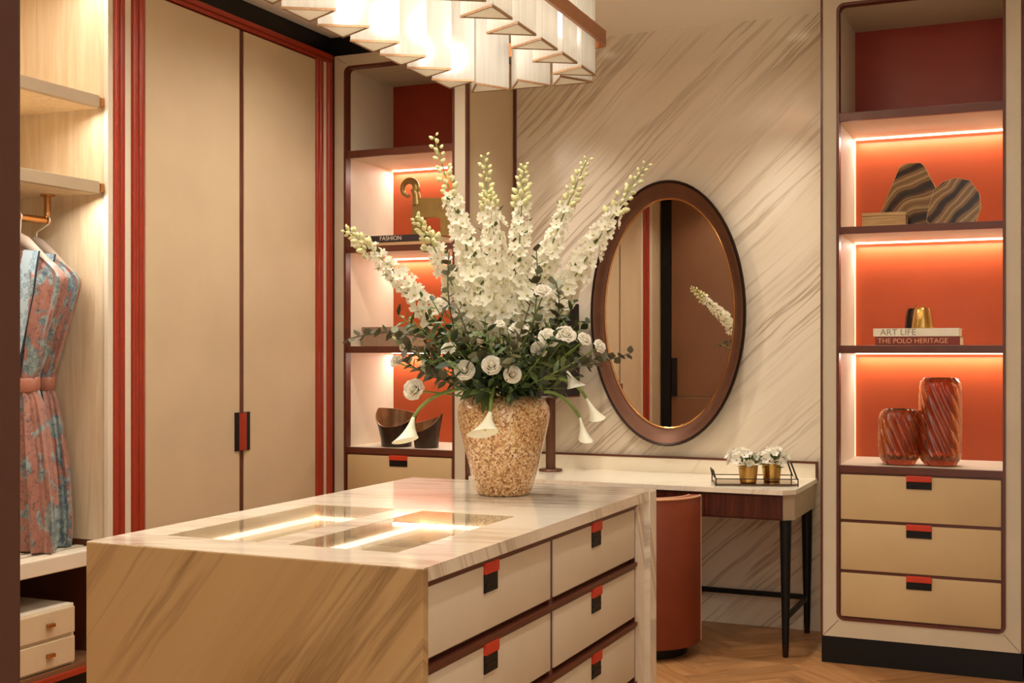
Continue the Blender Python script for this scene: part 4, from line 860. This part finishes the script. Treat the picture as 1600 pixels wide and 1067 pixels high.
spike((818, 258), (812, 440), 0.08, 0.06, 0.32, 64, 'straight white delphinium spike rising in front of the marble', 0.84, 1.05)
spike((918, 248), (832, 440), 0.02, 0.02, 0.36, 66, 'white delphinium spike leaning towards the mirror, its top clear of the frame', 0.82, 1.08)
spike((1010, 256), (872, 470), 0.14, 0.08, 0.34, 76, 'white delphinium spike crossing in front of the mirror frame', 0.82, 1.2)
# roses
def rose_mesh():
    b_ = MB(); rnd = random.Random(3)
    # petals per whorl, radius at the base, radius at the lip, height of the lip
    for lay, (cnt, ra, rb, h) in enumerate(((2, 0.004, 0.007, 0.034), (3, 0.008, 0.013, 0.035), (4, 0.012, 0.020, 0.033), (5, 0.015, 0.027, 0.030), (6, 0.017, 0.034, 0.024))):
        for k in range(cnt):
            a = 2 * PI * k / cnt + lay * 0.9 + rnd.uniform(-.15, .15); W = PI / cnt * 1.12; rows = []; jz = rnd.uniform(-.003, .003)
            for i in range(5):
                t = i / 4; rr = ra + (rb - ra) * (t ** 1.3); z = (h + jz) * math.sin(t * PI / 2) - (0.005 * lay * 0.4 * t ** 4)
                rows.append([(rr * math.cos(a + W * q * (0.75 + 0.25 * t)), rr * math.sin(a + W * q * (0.75 + 0.25 * t)), z - 0.007 * q * q * t + 0.0018 * math.sin(9 * q + k) * t) for q in (-1, -0.6, -0.2, 0.2, 0.6, 1)])
            b_.rings(rows, False, False, closed=False)
    b_.lathe([(0.006, 0.0), (0.008, 0.02), (0.006, 0.030), (0.002, 0.034)], (0, 0, 0), 10)
    return mesh('bloom', b_, PETAL, 'all')
rose_me = rose_mesh()
calyx_me = mesh('calyx', MB().lathe([(0.003, -0.012), (0.010, -0.004), (0.014, 0.006)], (0, 0, 0), 8, cap1=False), LEAFG, 'all')
camv = Vector((0, 0, CAMH))
def rose(u, v, dd, s_, tilt, label):
    p = V(u, v, dd); d = ((camv - p).normalized() * 0.75 + RT * tilt[0] + UP * (tilt[1] + 0.5))
    t = thing('white_rose', label, 'flower', tuple(p), 'white roses in the vase'); m = orient(p, d, random.random() * 6, s_)
    put('bloom', rose_me, t, m); put('calyx', calyx_me, t, m.copy())
    b0 = MOUTH + Vector((random.uniform(-.05, .05), random.uniform(-.05, .05), 0)); mid = (p + b0) / 2 + Vector((0, 0, 0.03))
    obj('stem', MB().tube([bez(b0, mid - d.normalized() * 0.05, p - d.normalized() * 0.012 * s_, k / 8) for k in range(9)], 0.003, 5), STEMG, t, True)
RL = 'open white rose low in the bouquet'
for u, v, dd, s_, tl_, lab in ((810, 520, -.22, 1.0, (0, .2), 'round white rose at the centre front of the bouquet'), (857, 532, -.2, 1.1, (.1, .1), 'large white rose in the cluster on the mirror side'),
        (882, 527, -.17, 1.1, (.3, .2), 'large white rose in the cluster on the mirror side'), (911, 533, -.15, .8, (.5, .1), 'small white rose at the outer edge of the mirror side cluster'), (934, 543, -.12, .75, (.7, 0), 'small white rose nearest the mirror frame'),
        (726, 580, -.22, 1.05, (0, -.3), 'white rose hanging low above the vase shoulder'), (768, 573, -.25, 1.0, (0, -.2), 'white rose low above the middle of the vase'), (800, 586, -.24, .9, (.1, -.4), 'white rose facing down over the vase rim'),
        (848, 459, -.16, .9, (.1, .4), 'white rose set high among the delphiniums'), (781, 509, -.25, .55, (0, .5), 'closed white rose bud at the centre front'), (650, 610, -.1, 1.15, (-.4, -.3), 'ragged white rose drooping over the orange cabinet back'),
        (668, 578, -.06, .85, (-.2, .3), 'white rose half hidden above the drooping one'), (621, 566, -.02, .7, (-.8, 0), 'white rosebud pointing at the cabinet shelf'), (636, 542, -.05, .75, (-.6, .2), 'greenish white rosebud among leaves on the cabinet side'), (702, 548, -.18, .8, (-.2, .1), 'pale rose half covered by leaves'),
        (842, 548, -.2, .85, (0, -.2), 'white rose just under the mirror side cluster'), (690, 478, .1, .9, (-.3, .5), 'cream bloom behind the leaning delphinium'), (880, 480, .02, .9, (.4, .5), 'cream bloom at the foot of the mirror side delphinium')):
    rose(u, v, dd, s_, tl_, lab)
# calla lilies
SPAD = plain('yellow_spadix', (226, 186, 80), 0.6)
def calla(pts, s_, label, face):
    P = [V(*p) for p in pts]; t = thing('calla_lily', label, 'flower', tuple(P[0]), 'calla lilies arching from the vase')
    curve = [bez(P[0], P[1], P[2], k / 14) for k in range(15)]; obj('stem', MB().tube(curve, 0.0058, 8), STEMG, t, True)
    d = (P[3] - P[2]).normalized(); Ln = (P[3] - P[2]).length; side = d.cross(Vector(face)).normalized(); fr = side.cross(d).normalized()
    rs = []; n = 20
    for i in range(8):
        q = i / 7; r = s_ * (0.006 + 0.010 * q + 0.022 * q ** 2.2); ring = []
        for k in range(n):
            a = 2 * PI * k / n; lip = (0.5 + 0.5 * math.cos(a)); ext = Ln * (q * (0.58 + 0.42 * lip))
            ring.append(P[2] + d * ext + (fr * math.cos(a) + side * math.sin(a)) * r * (1 + 0.25 * q * lip) - fr * 0.0 )
        rs.append(ring)
    obj('spathe', MB().rings(rs, True, False), PETALC, t, 'all'); 
    obj('spadix', MB().tube([P[2] + d * 0.01, P[2] + d * Ln * 0.7], [0.004, 0.003], 6), SPAD, t, True)
def petalc():
    m, nt, b = base_mat('calla_white'); v = noise(nt, coords(nt), 14, 2)
    nt.links.new(ramp(nt, v, [(0.3, lin((238, 236, 204))), (0.7, lin((250, 247, 230)))]), b.inputs['Base Color']); b.inputs['Roughness'].default_value = 0.45; return m
PETALC = petalc()
calla([(745, 606, -.1), (672, 606, -.14), (646, 652, -.16), (632, 698, -.19)], 0.95, 'calla lily arching furthest out, drooping in front of the horn bowls', (-0.8, -0.5, -0.2))
calla([(772, 606, -.17), (768, 612, -.24), (766, 644, -.24), (754, 686, -.27)], 1.15, 'calla lily hanging straight down against the vase', (-0.8, -0.4, -0.3))
calla([(850, 612, -.1), (880, 610, -.12), (906, 652, -.14), (917, 696, -.17)], 0.55, 'narrow calla lily hanging lowest beside the vase, towards the vanity', (0.5, -0.5, -0.3))
calla([(850, 592, -.1), (895, 585, -.12), (916, 622, -.14), (937, 662, -.17)], 0.62, 'narrow calla lily hanging just above the lowest one', (0.6, -0.5, -0.2))
calla([(880, 560, -.1), (882, 555, -.14), (886, 580, -.16), (904, 612, -.2)], 0.72, 'calla lily opening sideways under the white rose cluster', (0.7, -0.5, -0.1))
# foliage
def leaf_mesh(name, L, W, mat, curl=0.15, n=5):
    vs, fs = [], []
    for i in range(n + 1):
        q = i / n; w = W * math.sin(PI * min(0.985, max(0.03, q)) ** 0.85) ; z = curl * L * (q * q)
        vs += [(-w, L * q, z + 0.18 * w), (0, L * q, z), (w, L * q, z + 0.18 * w)]
    for i in range(n):
        for j in (0, 1): a = 3 * i + j; fs.append((a, a + 1, a + 4, a + 3))
    return mesh(name, MB().add(vs, fs), mat, 'all')
lance = [leaf_mesh('leaf', 0.075, 0.012, LEAFG, -0.2), leaf_mesh('leaf', 0.06, 0.013, plain('deep_green_leaf', (44, 62, 34), 0.5, var=0.3, vscale=18), -0.15)]
roundl = [leaf_mesh('leaf', 0.036, 0.017, EUC, 0.1), leaf_mesh('leaf', 0.034, 0.018, EUCD, 0.1)]
def branch(name, label, cat, group, pts, leaves, nl, spread, t0=0.25, sc_=1.0, r=0.0022):
    P = [V(*p) for p in pts]; t = thing(name, label, cat, tuple(P[0]), group)
    obj('stem', MB().tube([bez(P[0], P[1], P[2], k / 10) for k in range(11)], r, 5), EUCD if cat == 'eucalyptus' else STEMG, t, True)
    for k in range(nl):
        q = t0 + (1 - t0) * k / max(1, nl - 1); p = bez(P[0], P[1], P[2], q); d = (bez(P[0], P[1], P[2], min(1.03, q + .03)) - p).normalized()
        side = d.cross(Vector((0, 1, 0.3))).normalized(); up2 = d.cross(side); a = (k % 2) * PI + 1.3 * (k // 2) + random.uniform(-.4, .4)
        out = side * math.cos(a) + up2 * math.sin(a); ld = (out * spread + d * (1 - spread * 0.6)).normalized()
        m = Matrix.Translation(p) @ ld.to_track_quat('Y', 'Z').to_matrix().to_4x4() @ Matrix.Rotation(random.uniform(-1, 1), 4, 'Y') @ Matrix.Scale(random.uniform(.8, 1.15) * sc_ * (1 - 0.3 * q), 4)
        put('leaf', leaves[k % len(leaves)] if random.random() < .85 else random.choice(leaves), t, m)
EG, RG = 'eucalyptus sprigs in the vase', 'leafy green stems in the vase'
EU = [((730, 560, 0), (640, 500, -.05), (543, 530, -.05), 13, 'eucalyptus sprig trailing furthest out over the keepsake box'), ((740, 590, -.1), (690, 500, -.15), (702, 395, -.18), 14, 'dark eucalyptus sprig climbing between two delphiniums'),
      ((760, 590, .05), (680, 520, .05), (640, 515, .05), 12, None), ((860, 580, 0), (930, 570, -.05), (985, 552, -.05), 10, 'eucalyptus sprig reaching across the mirror frame'),
      ((820, 560, -.1), (845, 480, -.1), (838, 392, -.05), 14, None), ((850, 570, -.1), (885, 490, -.1), (868, 440, -.1), 12, None), ((720, 600, -.15), (660, 590, -.18), (630, 560, -.18), 11, None),
      ((760, 580, -.2), (735, 540, -.26), (715, 480, -.26), 12, None), ((800, 560, .1), (760, 470, .2), (740, 400, .22), 12, None), ((830, 590, -.2), (900, 580, -.22), (930, 560, -.2), 10, None),
      ((700, 590, -.1), (650, 560, -.1), (615, 520, -.1), 11, None), ((790, 590, -.25), (800, 560, -.3), (830, 470, -.28), 13, None)]
for i, (a, b_, c, n_, lab) in enumerate(EU):
    branch('eucalyptus_sprig', lab or 'round leaved eucalyptus sprig deep in the bouquet', 'eucalyptus', EG, (a, b_, c), roundl if i % 3 else [roundl[1]], n_ + 6, 0.95, 0.2, 1.25)
for i in range(44):
    a = 2 * PI * i / 44 + random.uniform(-.1, .1); rr = random.uniform(0.55, 1.0); du = 140 * math.cos(a) * rr; dv = -70 * math.sin(a) * rr if i % 2 else -random.uniform(10, 95)
    ue, ve = 787 + du, 560 + dv * 0.95; dd = -0.22 * abs(math.sin(a * 1.7)) + random.uniform(-.08, .12)
    branch('ruscus_stem', 'lance leaved green stem deep in the bouquet', 'foliage', RG, ((787 + du * .15, 612, dd * .3), (787 + du * .55, 590 + dv * .3, dd), (ue, ve, dd)), lance, 14, 0.8, 0.15, random.uniform(.85, 1.25))

OLIVE = leaf_mesh('leaf', 0.06, 0.012, plain('olive_leaf', (134, 136, 78), 0.55, var=0.25, vscale=18), -0.2)
for i in range(24):
    left = i % 2 == 0; k = i // 2
    ue = (random.uniform(608, 700) if left else random.uniform(872, 955)); ve = random.uniform(485, 565); dd = random.uniform(-.2, .1)
    branch('ruscus_stem', 'olive green leafy stem on the cabinet side of the bouquet' if left else 'olive green leafy stem on the mirror side of the bouquet', 'foliage', RG, ((787 + (ue - 787) * .25, 605, dd * .3), (787 + (ue - 787) * .6, 570 + (ve - 570) * .4, dd), (ue, ve, dd)), [lance[0], OLIVE, lance[1]], 15, 0.85, 0.3, random.uniform(.75, 1.05))
